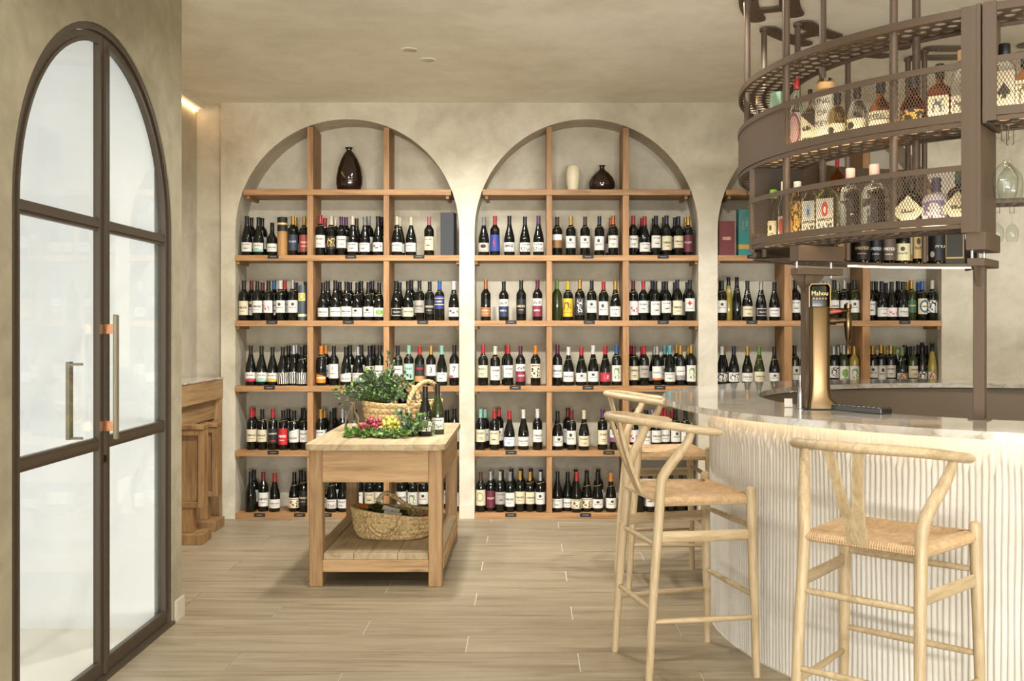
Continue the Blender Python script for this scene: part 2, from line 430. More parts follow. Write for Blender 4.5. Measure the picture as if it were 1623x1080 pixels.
for z in (1.04, 1.44): obj('handle_mount', nbox(X1, .029, -.01, .009, z-.02, z+.02), M['copper'], h)
h = obj('outside_pull_handle', nbox(-.095, -.08, -.17, -.135, 1.0, 1.31), plain('handle_bronze', '#8d8470', .35, .6), door)
for z in (1.005, 1.3): obj('handle_mount', nbox(-.09, X0+.002, -.16, -.145, z-.005, z+.005), plain('handle_bronze', '#8d8470', .35, .6), h)
obj('lock_cylinder', nbox(X1, X1+.02, -.006, .008, .89, .92, .003), M['brass'], door)

# ---- warm cove light strip in the recess -----------------------------------
o = obj('led_cove_strip', nbox(XREC+.002, XREC+.02, WEND, 7.93, CEIL-.05, CEIL-.035), emis('led_cove', (1, .62, .3, 1), 10))
obj('added_cove_lip', nbox(XREC+.001, XREC+.07, WEND, 7.93, CEIL-.034, CEIL-.001), M['ceil'], o)  # lip added to keep the strip's glow off the ceiling
tag(o, 'warm light strip along the top of the recess wall', 'light strip')
# ---- recessed ceiling downlights: two in view, the rest added for fill --------------------------------------------
DL = []; DLN = {}
for px, py in ((649, 78.5), (677.5, 94.5)):
    Y = F*(CEIL-H)/(CY-py); DL.append(((px-CX)*Y/F, Y))
NV = len(DL)
for ri, yy in enumerate((4.9, 3.2, 1.5, -.4)):  # unseen rows added as overhead fill light
    for ci, xx in enumerate((-.75, .9, 2.55, 4.2)):
        if abs(yy-4.9) < .1 and xx > 1: continue
        DLN[len(DL)] = 'added unseen ceiling downlight, %s from the door wall, %s row in front of the table' % (ORD[ci], ORD[ri]); DL.append((xx, yy))
NWASH = len(DL)
for ci, xx in enumerate((-1.35, -.15, 1.05, 3.9)):  # unseen spots added to brighten the back wall
    DLN[len(DL)] = 'added unseen tilted ceiling spot aimed at the wine wall, %s from the door wall' % ORD[ci]; DL.append((xx, 5.25 if ci < 3 else 5.0))
DLN.update({0: 'round recessed ceiling downlight nearer the viewpoint', 1: 'round recessed ceiling downlight nearer the back wall'})
tr_m, rf_m = plain('trim_white', '#dedacd', .4), plain('reflector', '#c9c4b4', .3, .7)
bm = bmesh.new(); lathe(bm, [(.043, -.006), (.052, -.005), (.055, -.0005)], 28); tr_me = bm_mesh(bm, tr_m, 180, 'trim_ring')
bm = bmesh.new(); lathe(bm, [(.043, -.006), (.036, -.002), (.026, -.0008), (0, -.0008)], 28); rf_me = bm_mesh(bm, rf_m, 180, 'reflector')
for i, (X, Y) in enumerate(DL):
    d = empty('recessed_downlight', (X, Y, CEIL), 0, DLN.get(i, 'added unseen downlight in the ceiling before the frame'), 'ceiling light', 'ceiling downlights')
    link('trim_ring', tr_me, d); link('reflector', rf_me, d)
    l = bpy.data.lights.new('lamp', 'AREA'); l.shape = 'DISK'; l.size = .08; l.energy = LAMP*(2.6 if i < NV else 1); l.color = (1, .98, .945); l.spread = math.radians(150)
    lo = bpy.data.objects.new('lamp', l); COL.objects.link(lo); lo.parent = d; lo.location = (0, 0, -.012)
    if i >= NWASH: l.energy = 15; lo.rotation_euler = (math.radians(42), 0, 0); lo.location = (0, 0, -.05); l.spread = math.radians(94)

# ================================================================== SHELVING IN THE NICHES
ZT = [2.485, 1.989, 1.496, 1.002, .513, .042]; TH = .043
def pxX(px, Y): return (px-CX)*Y/F
DIV = [((487, 496.5), (608, 617)), ((866, 875), (987, 997)), ((1243, 1255.5), (1367, 1379))]
NN = ['left', 'middle', 'right']
DIVX = []
for k in range(3):
    c = NC[k]
    u = empty('shelf_unit', (c, YB, 0), 0, 'oak shelving with six boards built into the %s arched niche' % NN[k], 'shelf unit', 'oak shelving in the niches')
    dx = [tuple((p-CX)/210.0 for p in d) for d in DIV[k]]
    DIVX.append(dx)
    for i, z in enumerate(ZT):
        hw = NR if z < ZS else math.sqrt(NR**2-(z-ZS)**2)
        hb = hw-.001
        obj('shelf_board', nbox(-hb, hb, -.012, .308, z-TH, z, .002), M['shelf_x'], u)
        if 0 < i < 5 or i == 0:
            for s in (-1, 1):
                xx = s*(hb-.012)
                if i == 0: xx = s*(hb-.03)
                obj('shelf_cleat', nbox(xx-.011, xx+.011, .02, .3, z-TH-.024, z-TH), M['shelf_x'], u)
    for (a, b) in dx:
        a -= c; b -= c
        am = max(abs(a), abs(b))
        zt = ZS+math.sqrt(NR**2-am*am)
        segs = [(ZT[0], zt-.002)]+[(ZT[i+1], ZT[i]-TH) for i in range(5)]
        for z0, z1 in segs:
            obj('divider', nbox(a, b, -.004, .306, z0, z1, .0015), M['shelf_z'], u)

# ================================================================== BAR
BC = (2.55, 5.06); RT, RB, RI, ZC = 1.885, 1.64, 1.40, 1.10
def pol(r, deg, z=0): a = math.radians(deg); return (r*math.cos(a), r*math.sin(a), z)
def wpol(r, deg, z=0): p = pol(r, deg, z); return (p[0]+BC[0], p[1]+BC[1], z)
def arc_band(bm, r0, r1, z0, z1, a0, a1, step=2.0):
    n = max(1, int(abs(a1-a0)/step)); full = abs(abs(a1-a0)-360) < 1e-6
    R = []
    for i in range(n if full else n+1):
        a = a0+(a1-a0)*i/n
        R.append([bm.verts.new(pol(r, a, z)) for r, z in ((r0, z0), (r1, z0), (r1, z1), (r0, z1))])
    m = len(R)
    for i in range(m if full else m-1):
        A, B = R[i], R[(i+1) % m]
        for k in range(4): bm.faces.new((A[k], A[(k+1) % 4], B[(k+1) % 4], B[k]))
    if not full: bm.faces.new(R[0]); bm.faces.new(R[-1][::-1])
def angle_at(px, R, far=False):
    m = (px-CX)/F; a = 1+m*m; b = -2*(m*BC[0]+BC[1]); c = BC[0]**2+BC[1]**2-R*R
    d = math.sqrt(max(0, b*b-4*a*c)); Y = (-b+(d if far else -d))/2/a
    return math.degrees(math.atan2(Y-BC[1], m*Y-BC[0])) % 360
bar = empty('round_bar', (BC[0], BC[1], 0), 0, 'round bar with white combed plaster front and polished stone counter', 'bar')
# combed plaster drum: ridges are geometry
def drum():
    rnd = random.Random(3)
    pitch = .0215; n = int(2*PI*RB/pitch); sub = 6
    zs = [0, .02, .06, .12, .2, .3, .4, .5, .6, .7, .8, .87, .92, .95, .97, .985, 1.0, 1.02, 1.045, 1.068]
    wob = [[0]*len(zs) for _ in range(n)]
    off = [(rnd.random()*6.3, rnd.random()*6.3) for _ in range(n)]
    V = []; nz = len(zs)
    amp_end = [rnd.uniform(.93, .99) for _ in range(n)]
    dep = [rnd.uniform(.75, 1.15) for _ in range(n)]
    for i in range(n):
        g = i*.13
        for k in range(sub):
            t = k/sub
            prof = [0, .85, 1, .95, .75, .1][k]
            for z in zs:
                fade = 1 if z < amp_end[i]-.02 else (1.7 if z < amp_end[i]+.012 else .15)
                w = .0022*math.sin(z*5.3+g)+.0014*math.sin(z*13+i*.9+off[i][0]*.3)+.0016*math.sin(z*2.1+i*.05)
                a = 2*PI*(i+t)/n + w/RB
                r = RB+.0075*prof*dep[i]*fade+.002*math.sin(i*.21+z*3)
                if z > .99: r -= .001*math.sin(i*1.7)
                V.append((r*math.cos(a), r*math.sin(a), z))
    Fc = []; m = n*sub
    for c in range(m):
        d = (c+1) % m
        for j in range(nz-1): Fc.append((c*nz+j, d*nz+j, d*nz+j+1, c*nz+j+1))
    return V, Fc
V, Fc = drum()
pyobj('combed_plaster_front', V, Fc, M['combed'], bar, 60)
bm = bmesh.new(); arc_band(bm, 1.37, RB+.012, 0, .004, 0, 360, 2); obj('base_joint', bm, M['combed'], bar)
bm = bmesh.new(); arc_band(bm, RI+.02, RB-.005, .01, 1.066, 0, 360, 2); obj('inner_lining', bm, plain('bar_lining', '#756754', .6), bar)
bm = bmesh.new(); arc_band(bm, RI, RT, 1.072, ZC, 0, 360, 1.5)
bmesh.ops.bevel(bm, geom=[e for e in bm.edges if abs(e.verts[0].co.z-e.verts[1].co.z) < 1e-5 and abs(e.verts[0].co.to_2d().length-e.verts[1].co.to_2d().length) < 1e-4], offset=.004, segments=2, affect='EDGES')
obj('stone_counter', bm, M['marble'], bar, 30)
bm = bmesh.new(); arc_band(bm, RB+.035, RB+.05, 1.062, 1.072, 0, 360, 3); obj('led_strip', bm, M['led'], bar)

# ================================================================== SUSPENDED RACK
RO, RIN = 1.50, 1.25
rack = empty('hanging_bottle_rack', (BC[0], BC[1], 1.8), 0, 'brown steel circular bottle rack hanging over the bar', 'rack')
def rk(name, bm, m=None, smooth=None, par=None):
    for v in bm.verts: v.co.z -= 1.8
    return obj(name, bm, m or M['steel'], rack if par is None else par, smooth)
def perforated(a0, a1, r0, r1, z, th=.004):
    bm = bmesh.new(); rows = 4; dr = (r1-r0)/rows; hr = .021; nh = 12
    for q in range(rows):
        ra, rb = r0+q*dr, r0+(q+1)*dr; rm = (ra+rb)/2
        n = max(1, int(math.radians(abs(a1-a0))*rm/.062)); da = (a1-a0)/n
        for i in range(-1, n+1):
            lo = a0+da*(i+(.5 if q % 2 else 0)); hi = lo+da
            L, Hh = max(lo, a0), min(hi, a1)
            if Hh-L < 1e-6: continue
            if L > lo+1e-6 or Hh < hi-1e-6:
                bm.faces.new([bm.verts.new(pol(r, a, z)) for r, a in ((ra, L), (rb, L), (rb, Hh), (ra, Hh))]); continue
            am = (lo+hi)/2; ch = pol(rm, am)
            cor = []
            for k in range(nh):
                t = 2*PI*k/nh+PI/nh; cx_, sy_ = math.cos(t), math.sin(t)
                m_ = max(abs(cx_), abs(sy_)); cor.append((rm+dr/2*cx_/m_, am+da/2*sy_/m_))
            # put true corners: 12 points -> snap diagonals
            ov = [bm.verts.new(pol(r, a, z)) for r, a in cor]
            er = Vector((math.cos(math.radians(am)), math.sin(math.radians(am)), 0)); et = Vector((-er.y, er.x, 0))
            iv = [bm.verts.new(Vector(pol(rm, am, z))+er*(hr*math.cos(2*PI*k/nh+PI/nh))+et*(hr*math.sin(2*PI*k/nh+PI/nh))) for k in range(nh)]
            for k in range(nh): bm.faces.new((ov[k], ov[(k+1) % nh], iv[(k+1) % nh], iv[k]))
    return bm
def solid(o, th):
    md = o.modifiers.new('thickness', 'SOLIDIFY'); md.thickness = th; md.offset = 0
def mesh_panel(a0, a1, z0, z1, R):
    """expanded metal: two families of slanted strands bent to the arc"""
    V, Fc = [], []; hgt = z1-z0; pit = .0125; n = int(math.radians(abs(a1-a0))*R/pit); sl = .55*hgt; w = .0014; seg = 5
    for fam in (-1, 1):
        for i in range(-12, n+12):
            s0 = i*pit; prev = None
            for k in range(seg+1):
                t = k/seg; s = s0+fam*sl*(t-.5)
                aa = a0+(a1-a0)*(s/(math.radians(abs(a1-a0))*R))
                if aa < min(a0, a1) or aa > max(a0, a1): prev = None; continue
                da = math.degrees(w/R)*1.0
                p = len(V); rr = R+fam*.0006
                V += [pol(rr, aa-da, z0+hgt*t), pol(rr, aa+da, z0+hgt*t)]
                if prev is not None: Fc.append((prev, prev+1, p+1, p))
                prev = p
    return V, Fc
AE = 233.5                                                    # near end of the curved module
ALOW = angle_at(1192, RO)                                      # start of the lower front basket
ASOL = angle_at(1243, RO)                                      # solid sheet -> mesh
# top perforated ring with rims
def ring(a0, a1, z0, z1, name='ring_shelf', plate=True):
    bm = bmesh.new(); arc_band(bm, RO-.012, RO, z0, z1, a0, a1); g = rk(name+'_outer_rim', bm)
    bm = bmesh.new(); arc_band(bm, RIN, RIN+.012, z0, z1, a0, a1); rk(name+'_inner_rim', bm)
    if plate:
        o = rk(name+'_perforated_plate', perforated(a0, a1, RIN+.012, RO-.012, (z0+z1)/2)); solid(o, .004)
ring(95, AE, 2.607, 2.637, 'top_ring')
ring(234.3, 300, 2.612, 2.642, 'top_ring')
# upper tray
def tray(a0, a1, z0, z1, z2, nm):
    """lower rim z0-z1 (perforated plate), edge band z1-z2"""
    ring(a0, a1, z0, z1-.003, nm)
    bm = bmesh.new(); arc_band(bm, RO-.02, RO+.004, z1, z2, a0, a1); rk(nm+'_front_band', bm)
tray(40, AE, 2.196, 2.216, 2.250, 'upper_tray')
tray(234.3, 300, 2.207, 2.226, 2.258, 'upper_tray')
tray(ALOW, AE, 1.817, 1.835, 1.862, 'lower_tray')
tray(82, 150, 1.817, 1.835, 1.862, 'lower_tray')
def rail(a0, a1, z0, z1, nm='guard_rail'):
    bm = bmesh.new(); arc_band(bm, RO-.004, RO+.004, z0, z1, a0, a1); rk(nm, bm)
rail(95, AE, 2.414, 2.438); rail(234.3, 300, 2.420, 2.444); rail(ALOW, AE, 2.032, 2.053); rail(97, 150, 2.032, 2.053)
for a0, a1, z0, z1 in ((ASOL, AE-.6, 2.25, 2.414), (234.6, 300, 2.258, 2.42), (ALOW+.3, AE-.6, 1.862, 2.032)):
    V, Fc = mesh_panel(a0, a1, z0, z1, RO)
    o = pyobj('expanded_mesh_panel', [(x, y, z-1.8) for x, y, z in V], Fc, M['steel'], rack, None, False); o['kind'] = 'stuff'
bm = bmesh.new(); arc_band(bm, RO-.003, RO+.001, 2.25, 2.414, 95, ASOL); rk('solid_sheet_panel', bm)
bm = bmesh.new(); arc_band(bm, RO-.004, RO, 1.862, 2.196, 97, 150); rk('rear_sheet_panel', bm, M['steel_shade'])
# warm LED strips inside the trays
for a0, a1, z in ((ASOL-8, AE-1, 2.219), (235, 299, 2.229), (ALOW+1, AE-1, 1.838)):
    bm = bmesh.new(); arc_band(bm, RO-.035, RO-.024, z, z+.006, a0, a1); rk('tray_led_strip', bm, M['led_hot'])
bm = bmesh.new(); arc_band(bm, RIN+.004, RIN+.016, 1.803, 1.812, 83, 122); rk('under_tray_led_strip', bm, emis('led_under', (1, .8, .45, 1), 5))
# end panels
def endplate(a, z0, z1, nm, th=.012, m=None):
    bm = bmesh.new(); n = 2
    t = math.degrees(th/RO)
    arc_band(bm, RIN, RO+.005, z0, z1, a, a+t, 5); rk(nm, bm, m)
endplate(ALOW-.5, 1.817, 2.2, 'end_plate', .012, M['steel_shade']); endplate(AE-.1, 1.80, 2.645, 'end_plate', .018)
endplate(234.35, 2.2, 2.645, 'end_plate', .014); endplate(82, 1.80, 2.0, 'end_plate', .014, M['steel_shade'])
# front stiles by the end plate
for a, w, z0, z1 in ((AE-2.0, 2.0, 1.80, 2.64), (234.35, 1.8, 2.207, 2.645)):
    bm = bmesh.new(); arc_band(bm, RO-.012, RO+.007, z0, z1, a, a+w, 1); rk('front_stile', bm)
bm = bmesh.new(); arc_band(bm, RO-.012, RO+.007, 1.80, 2.2, ALOW-.8, ALOW, .4); rk('front_stile', bm)
# hanger rods in pairs
def rod(r, a, z0, z1, rad=.0165):
    bm = bmesh.new(); p = pol(r, a); tube(bm, [(p[0], p[1], z0), (p[0], p[1], z1)], rad, 12); o = rk('hanger_rod', bm, None, 40)
    bm = bmesh.new(); tube(bm, [(p[0], p[1], CEIL-.03), (p[0], p[1], CEIL-.012)], rad*1.5, 12); rk('rod_collar', bm, None, 40, o)
for a in (220.6, 196.6, 173, 147, 122, 97, 260, 285):
    lo = 1.84 if (a > 190 and a < 234) or a < 150 else 2.22
    rod(1.462, a, lo, CEIL-.012); rod(1.272, a-.4, lo, CEIL-.012)
# ceiling rings in bolted segments with rounded ends
def seg_plate(rm, w, a0, a1, z=CEIL-.012, th=.008):
    bm = bmesh.new(); n = max(4, int(abs(a1-a0)/1.5)); pts = []
    ea = math.degrees(w/rm)
    for i in range(n+1): a = a0+(a1-a0)*i/n; pts.append(pol(rm+w, a))
    for k in range(1, 6): t = PI*k/6; pts.append(pol(rm+w*math.cos(t), a1+ea*math.sin(t)))
    for i in range(n+1): a = a1+(a0-a1)*i/n; pts.append(pol(rm-w, a))
    for k in range(1, 6): t = PI*k/6; pts.append(pol(rm-w*math.cos(t), a0-ea*math.sin(t)))
    prism(bm, [(p[0], p[1]) for p in pts], z, z+th, 'z'); o = rk('ceiling_plate', bm)
    for a in (a0+1.2, a1-1.2):
        for s in (-.5, .5):
            p = pol(rm+s*w, a); b = bmesh.new(); tube(b, [(p[0], p[1], z-.004), (p[0], p[1], z)], .006, 8); rk('bolt', b, M['chrome'], 40, o)
for a0 in (50, 75, 100, 125, 150, 175, 200, 225):
    seg_plate(1.45, .05, a0+4, a0+20); seg_plate(1.245, .052, a0+4, a0+20)
for a in (135, 160, 185, 110): # radial ties between the two ceiling rings
    bm = bmesh.new(); arc_band(bm, 1.28, 1.42, CEIL-.014, CEIL-.005, a-1.6, a+1.6, 1); rk('ceiling_tie', bm)
# posts down to the counter
def post(a, nm):
    p = empty(nm[0], wpol(1.43, a, ZC), math.radians(a), nm[1], 'post', 'posts carrying the bottle rack')
    obj('upright', nbox(-.02, .02, -.02, .02, 0, .60, .002), M['steel'], p)
    obj('foot_plate', nbox(-.035, .035, -.035, .035, 0, .005), M['steel'], p)
    obj('cross_head', nbox(-.17, .065, -.03, .03, .575, .605, .002), M['steel'], p)
    obj('saddle_box', nbox(-.17, .065, -.035, .035, .635, .702, .002), M['steel'], p)
    for s in (-1, 1):
        bm = bmesh.new(); prism(bm, [(s*.02, .50), (s*.02, .575), (s*.075 if s > 0 else -.09, .575)], -.006, .006); obj('gusset', bm, M['steel'], p)
    for x in (-.14, .04):
        bm = bmesh.new(); tube(bm, [(x, -.018, .565), (x, -.018, .637)], .0055, 8); obj('bolt', bm, M['chrome'], p, 40)
post(angle_at(1553, 1.43), ('rack_post', 'brown steel rack post standing on the near edge of the counter'))
post(angle_at(1279, 1.43), ('rack_post', 'brown steel rack post behind the brass beer tap'))

# ================================================================== BAR STOOLS
stool_mesh = {}
def stool_parts():
    P = []
    def bleg(z):  # back leg centre line
        K = [(0, -.235, .215), (.35, -.215, .208), (.7, -.184, .2), (.81, -.178, .203), (.868, -.155, .215), (.949, -.10, .242), (1.0, -.075, .255), (1.04, -.066, .261)]
        for (a, xa, ya), (b, xb, yb) in zip(K, K[1:]):
            if z <= b: t = (z-a)/(b-a); return xa+(xb-xa)*t, ya+(yb-ya)*t
    def fleg(z): t = z/.78; return .225-.02*t, .25-.017*t
    for s in (1, -1):
        bm = bmesh.new(); pts = catmull([(bleg(z)[0], s*bleg(z)[1], z) for z in (0, .2, .45, .7, .81, .868, .949, 1.0, 1.036)], 4)
        tube(bm, pts, [.0155, .0175, .019, .0205, .0215, .021, .0195, .017, .0145], 12); P.append(('back_leg', bm, 'ash', 180 if 0 else 50))
        bm = bmesh.new(); tube(bm, [(fleg(z)[0], s*fleg(z)[1], z) for z in (0, .2, .4, .6, .74, .772, .783, .787)], [.0155, .0175, .0195, .021, .0215, .0205, .016, .008], 12); P.append(('front_leg', bm, 'ash', 50))
    # bent top rail
    U = [(.055, .272, 1.018), (-.04, .273, 1.03), (-.13, .255, 1.044), (-.215, .21, 1.056), (-.285, .13, 1.064), (-.32, .045, 1.067)]
    U = U+[(x, -y, z) for x, y, z in U[::-1]]
    bm = bmesh.new(); pts = catmull(U, 5); n = len(pts)
    rad = []
    for i in range(n):
        e = min(i, n-1-i); rad.append(.0185 if e > 1 else (.0165 if e == 1 else .011))
    tube(bm, pts, rad, 12, flat=(1.15, .92)); P.append(('top_rail', bm, 'ash_x', 50))
    # Y shaped splat
    bm = bmesh.new()
    def lean(z): t = (z-.735)/.32; return -.193-.118*t-.01*math.sin(PI*t)
    def ystrip(L, R):
        vs = []
        for (yl, z), (yr, _) in zip(L, R):
            x = lean(z); vs.append([bm.verts.new((x+d, y, z)) for d in (-.007, .007) for y in (yl, yr)])
        for A, B in zip(vs, vs[1:]):
            for q in ((0, 1), (1, 3), (3, 2), (2, 0)): bm.faces.new((A[q[0]], A[q[1]], B[q[1]], B[q[0]]))
        bm.faces.new([vs[0][i] for i in (0, 1, 3, 2)]); bm.faces.new([vs[-1][i] for i in (0, 2, 3, 1)])
    ystrip([(-.032, .735), (-.034, .78), (-.038, .83), (-.042, .862)], [(.032, .735), (.034, .78), (.038, .83), (.042, .862)])
    for s in (1, -1):
        ystrip([(s*.006, .855), (s*.012, .90), (s*.022, .97), (s*.036, 1.062)], [(s*.0415, .855), (s*.046, .90), (s*.054, .97), (s*.068, 1.062)])
    P.append(('y_splat', bm, 'ash', 30))
    # stretchers
    def rung(a, b, r, nm, flat=None):
        bm = bmesh.new(); a, b = Vector(a), Vector(b)
        tube(bm, [a, a+(b-a)*.06, a+(b-a)*.5, a+(b-a)*.94, b], [r*.7, r*.9, r*1.1, r*.9, r*.7], 10, flat=flat); P.append((nm, bm, 'ash_x', 50))
    for z in (.555, .295): x, y = bleg(z); rung((x, y, z), (x, -y, z), .0115, 'back_stretcher')
    for z in (.622, .335): x, y = fleg(z); rung((x, y, z), (x, -y, z), .0115, 'front_stretcher')
    for s in (1, -1):
        z = .247; a, b = bleg(z), fleg(z); rung((a[0], s*a[1], z), (b[0], s*b[1], z), .0115, 'side_stretcher')
        z = .588; a, b = bleg(z), fleg(z)
        bm = bmesh.new(); tube(bm, [(a[0], s*a[1], z), ((a[0]+b[0])/2, s*(a[1]+b[1])/2, z), (b[0], s*b[1], z)], .022, 12, flat=(.33, 1.05)); P.append(('side_rail', bm, 'ash_x', 40))
    # seat frame
    zs = .737; c = [(-.183, .196), (.205, .228), (.205, -.228), (-.183, -.196)]
    for i in range(4):
        a, b = c[i], c[(i+1) % 4]
        bm = bmesh.new(); tube(bm, [(a[0], a[1], zs-(.012 if i % 2 == 0 else 0)), (b[0], b[1], zs-(.012 if i % 2 == 0 else 0))], .0125, 10); P.append(('seat_rail', bm, 'ash_x', 40))
    # woven cord seat: strands wrapped over the rails, mitred on the diagonals
    bm = bmesh.new(); O = Vector((.01, 0, 0)); N = 46
    for i in range(4):
        p, q = Vector((*c[i], 0)), Vector((*c[(i+1) % 4], 0)); d = (q-p).normalized(); out = Vector((d.y, -d.x, 0))
        if out.dot(p-O) < 0: out = -out
        def run(t):
            E = p+(q-p)*t
            X = p+(O-p)*2*t if t <= .5 else q+(O-q)*2*(1-t)
            f = 1-2*abs(t-.5)
            dz = -.006 if i % 2 == 0 else 0
            return [(E-out*.004, .721+dz), (E+out*.013, .729+dz), (E+out*.015, .741+dz), (E+out*.005, .7525+dz*.6), (E-out*.02, .7545+dz*.2), (E+(X-E)*.55-out*.0, .748), (X, .744-.004*f)]
        for k in range(N):
            t0, t1 = k/N*.985+.0075, (k+1)/N*.985+.0075; tm = (t0+t1)/2
            A, Bm, C2 = run(t0), run(tm), run(t1); rows = []
            for j in range(len(A)):
                upv = Vector((0, 0, .0028)) if j > 2 else out*.0028
                rows.append((bm.verts.new((A[j][0].x, A[j][0].y, A[j][1])), bm.verts.new(Vector((Bm[j][0].x, Bm[j][0].y, Bm[j][1]))+upv), bm.verts.new((C2[j][0].x, C2[j][0].y, C2[j][1]))))
            for r, s2 in zip(rows, rows[1:]):
                bm.faces.new((r[0], r[1], s2[1], s2[0])); bm.faces.new((r[1], r[2], s2[2], s2[1]))
    P.append(('woven_cord_seat', bm, 'cord', None))
    return P
def cordmat():
    t = NT('paper_cord'); v = t.coords((1, 1, 1))
    a = t.ramp(t.noise(v, 40, 4, .6), [(.35, srgb('#a58963')), (.65, srgb('#ba9d78'))]); t.col(a); t.set(Roughness=.8); t.bump(t.noise(v, 300, 2), .3, .002); return t.m
M['cord'] = cordmat()
SP = [(n, bm_mesh(b, M[m], sm, n)) for n, b, m, sm in stool_parts()]
for (x, y, th, lab) in ((.665, 4.495, 14, 'pale ash wishbone bar stool at the left of the bar, fully in view'),
                        (.77, 5.955, 4, 'pale ash wishbone bar stool farthest back, partly hidden behind another stool'),
                        (1.21, 3.55, 48, 'pale ash wishbone bar stool nearest the viewpoint, before the combed plaster')):
    s = empty('bar_stool', (x, y, 0), math.radians(th), lab, 'bar stool', 'wishbone bar stools at the round bar')
    for n, me in SP: link(n, me, s)

# ================================================================== BEER TAP AND BAR ITEMS
ta = angle_at(1296, 1.47)
tx, ty, _ = wpol(1.47, ta)
tap = empty('beer_tap_column', (tx, ty, ZC), 0, 'polished brass beer tap column with black badge on the counter', 'beer tap')
bm = bmesh.new()
def rrect(w, d, r, n=4):
    pts = []
    for cx_, cy_, t0 in ((w/2-r, d/2-r, 0), (-w/2+r, d/2-r, 90), (-w/2+r, -d/2+r, 180), (w/2-r, -d/2+r, 270)):
        for k in range(n+1): t = math.radians(t0+90*k/n); pts.append((cx_+r*math.cos(t), cy_+r*math.sin(t)))
    return pts
def loft(bm, secs, cap=True):
    R = [[bm.verts.new((x+ox, y, z)) for x, y in rrect(w, d, r)] for w, d, r, z, ox in secs]
    n = len(R[0])
    for A, B in zip(R, R[1:]):
        for i in range(n): bm.faces.new((A[i], A[(i+1) % n], B[(i+1) % n], B[i]))
    if cap: bm.faces.new(R[0][::-1]); bm.faces.new(R[-1])
loft(bm, [(.155, .10, .02, .004, .024), (.15, .10, .02, .014, .022), (.12, .098, .02, .03, .008), (.098, .096, .02, .05, .001), (.09, .095, .02, .085, 0), (.087, .095, .02, .12, 0), (.087, .095, .02, .425, 0), (.085, .09, .02, .435, 0)])
obj('column', bm, M['brass'], tap, 50)
bm = bmesh.new(); loft(bm, [(.17, .115, .02, 0, .024), (.17, .115, .02, .005, .024)]); obj('base_gasket', bm, M['blackm'], tap, 50)
bm = bmesh.new(); loft(bm, [(.085, .06, .018, .425, 0), (.088, .062, .018, .44, 0), (.088, .062, .018, .515, 0), (.07, .05, .018, .528, 0)]); obj('badge_head', bm, M['black'], tap, 50)
bm = bmesh.new(); strip_band(bm, [(-.046, .432), (-.046, .518), (-.036, .532), (.036, .532), (.046, .518), (.046, .432)], [(-.042, .432), (-.042, .516), (-.034, .528), (.034, .528), (.042, .516), (.042, .432)], -.034, .034, lambda a, b, c: (a, c, b)); obj('badge_trim', bm, M['brass'], tap)
gold = plain('gold_print', '#d9b774', .4, .3)
link('badge_lettering', text_mesh('Mahou', .026, gold), tap, (0, -.0322, .49), (PI/2, 0, 0))
link('badge_stars', text_mesh('* * * * *', .018, gold), tap, (0, -.0322, .465), (PI/2, 0, 0))
bm = bmesh.new(); tube(bm, [(.04, 0, .375), (.075, 0, .375)], .018, 14); tube(bm, [(.07, 0, .375), (.115, 0, .378)], .013, 14); obj('tap_shank', bm, plain('dark_bronze', '#4b3a28', .3, .7), tap, 50)
fau = bmesh.new(); lathe(fau, [(0, .235), (.006, .235), (.0065, .29), (.011, .30), (.015, .345), (.0165, .355), (.0165, .39), (.013, .40), (.013, .425), (.016, .428), (.016, .445), (0, .445)], 16)
fa = obj('faucet', fau, M['brass'], tap, 40, (.128, 0, 0))
bm = bmesh.new(); tube(bm, [(0, 0, .24), (0, 0, .27)], .0058, 10); obj('spout_tip', bm, plain('milky_plastic', '#e4ded2', .4), fa, 40)
bm = bmesh.new(); tube(bm, [(.0, -.01, .418), (-.03, -.012, .416), (-.075, -.014, .412), (-.098, -.014, .41)], [.007, .013, .017, .010], 12, flat=(.6, 1)); hd = obj('tap_handle', bm, M['brass'], fa, 50)
bm = bmesh.new(); tube(bm, [(-.035, -.0225, .4155), (-.06, -.024, .4138), (-.082, -.023, .412)], [.004, .0065, .004], 12, flat=(.35, 1)); obj('handle_badge', bm, plain('badge_red', '#a33b35', .4), hd, 50)
# small white card
a = angle_at(1250, 1.60); p = wpol(1.53, angle_at(1250, 1.53), ZC)
bm = nbox(-.017, .017, -.0015, .0015, .001, .037); bmesh.ops.rotate(bm, verts=bm.verts, cent=(0, 0, 0), matrix=Matrix.Rotation(math.radians(-12), 3, 'X'))
o = obj('white_card', bm, M['paper'], None, None, (p[0], p[1], ZC+.002)); tag(o, 'small blank white card standing on the counter left of the tap', 'card')
# chrome glass rinser / spout
p = wpol(1.56, angle_at(1268, 1.56), ZC)
g = empty('chrome_dispenser', p, 0, 'slim chrome dispenser on the counter beside the brass tap', 'dispenser')
bm = bmesh.new(); lathe(bm, [(0, 0), (.02, 0), (.02, .004), (.013, .006), (.0125, .05), (.0105, .09), (.006, .10), (.0055, .145), (0, .147)], 14); obj('body', bm, M['chrome'], g, 40)
bm = bmesh.new(); tube(bm, [(0, 0, .075), (-.03, 0, .078), (-.042, 0, .072)], .0028, 8); obj('spout', bm, M['chrome'], g, 40)
# drip tray
q = wpol(1.41, angle_at(1362, 1.41), ZC)
g = empty('drip_tray', q, math.radians(angle_at(1362, 1.41)+90), 'long grey steel drip tray with slots at the inner counter edge', 'drip tray')
obj('tray_body', nbox(-.14, .14, -.04, .03, 0, .022, .003), plain('tray_steel', '#5d5b57', .3, .8), g)
for i in range(11): obj('slat', nbox(-.125+.025*i-.008, -.125+.025*i+.008, -.035, .025, .022, .0245), plain('tray_slat', '#a5a3a0', .2, 1), g)

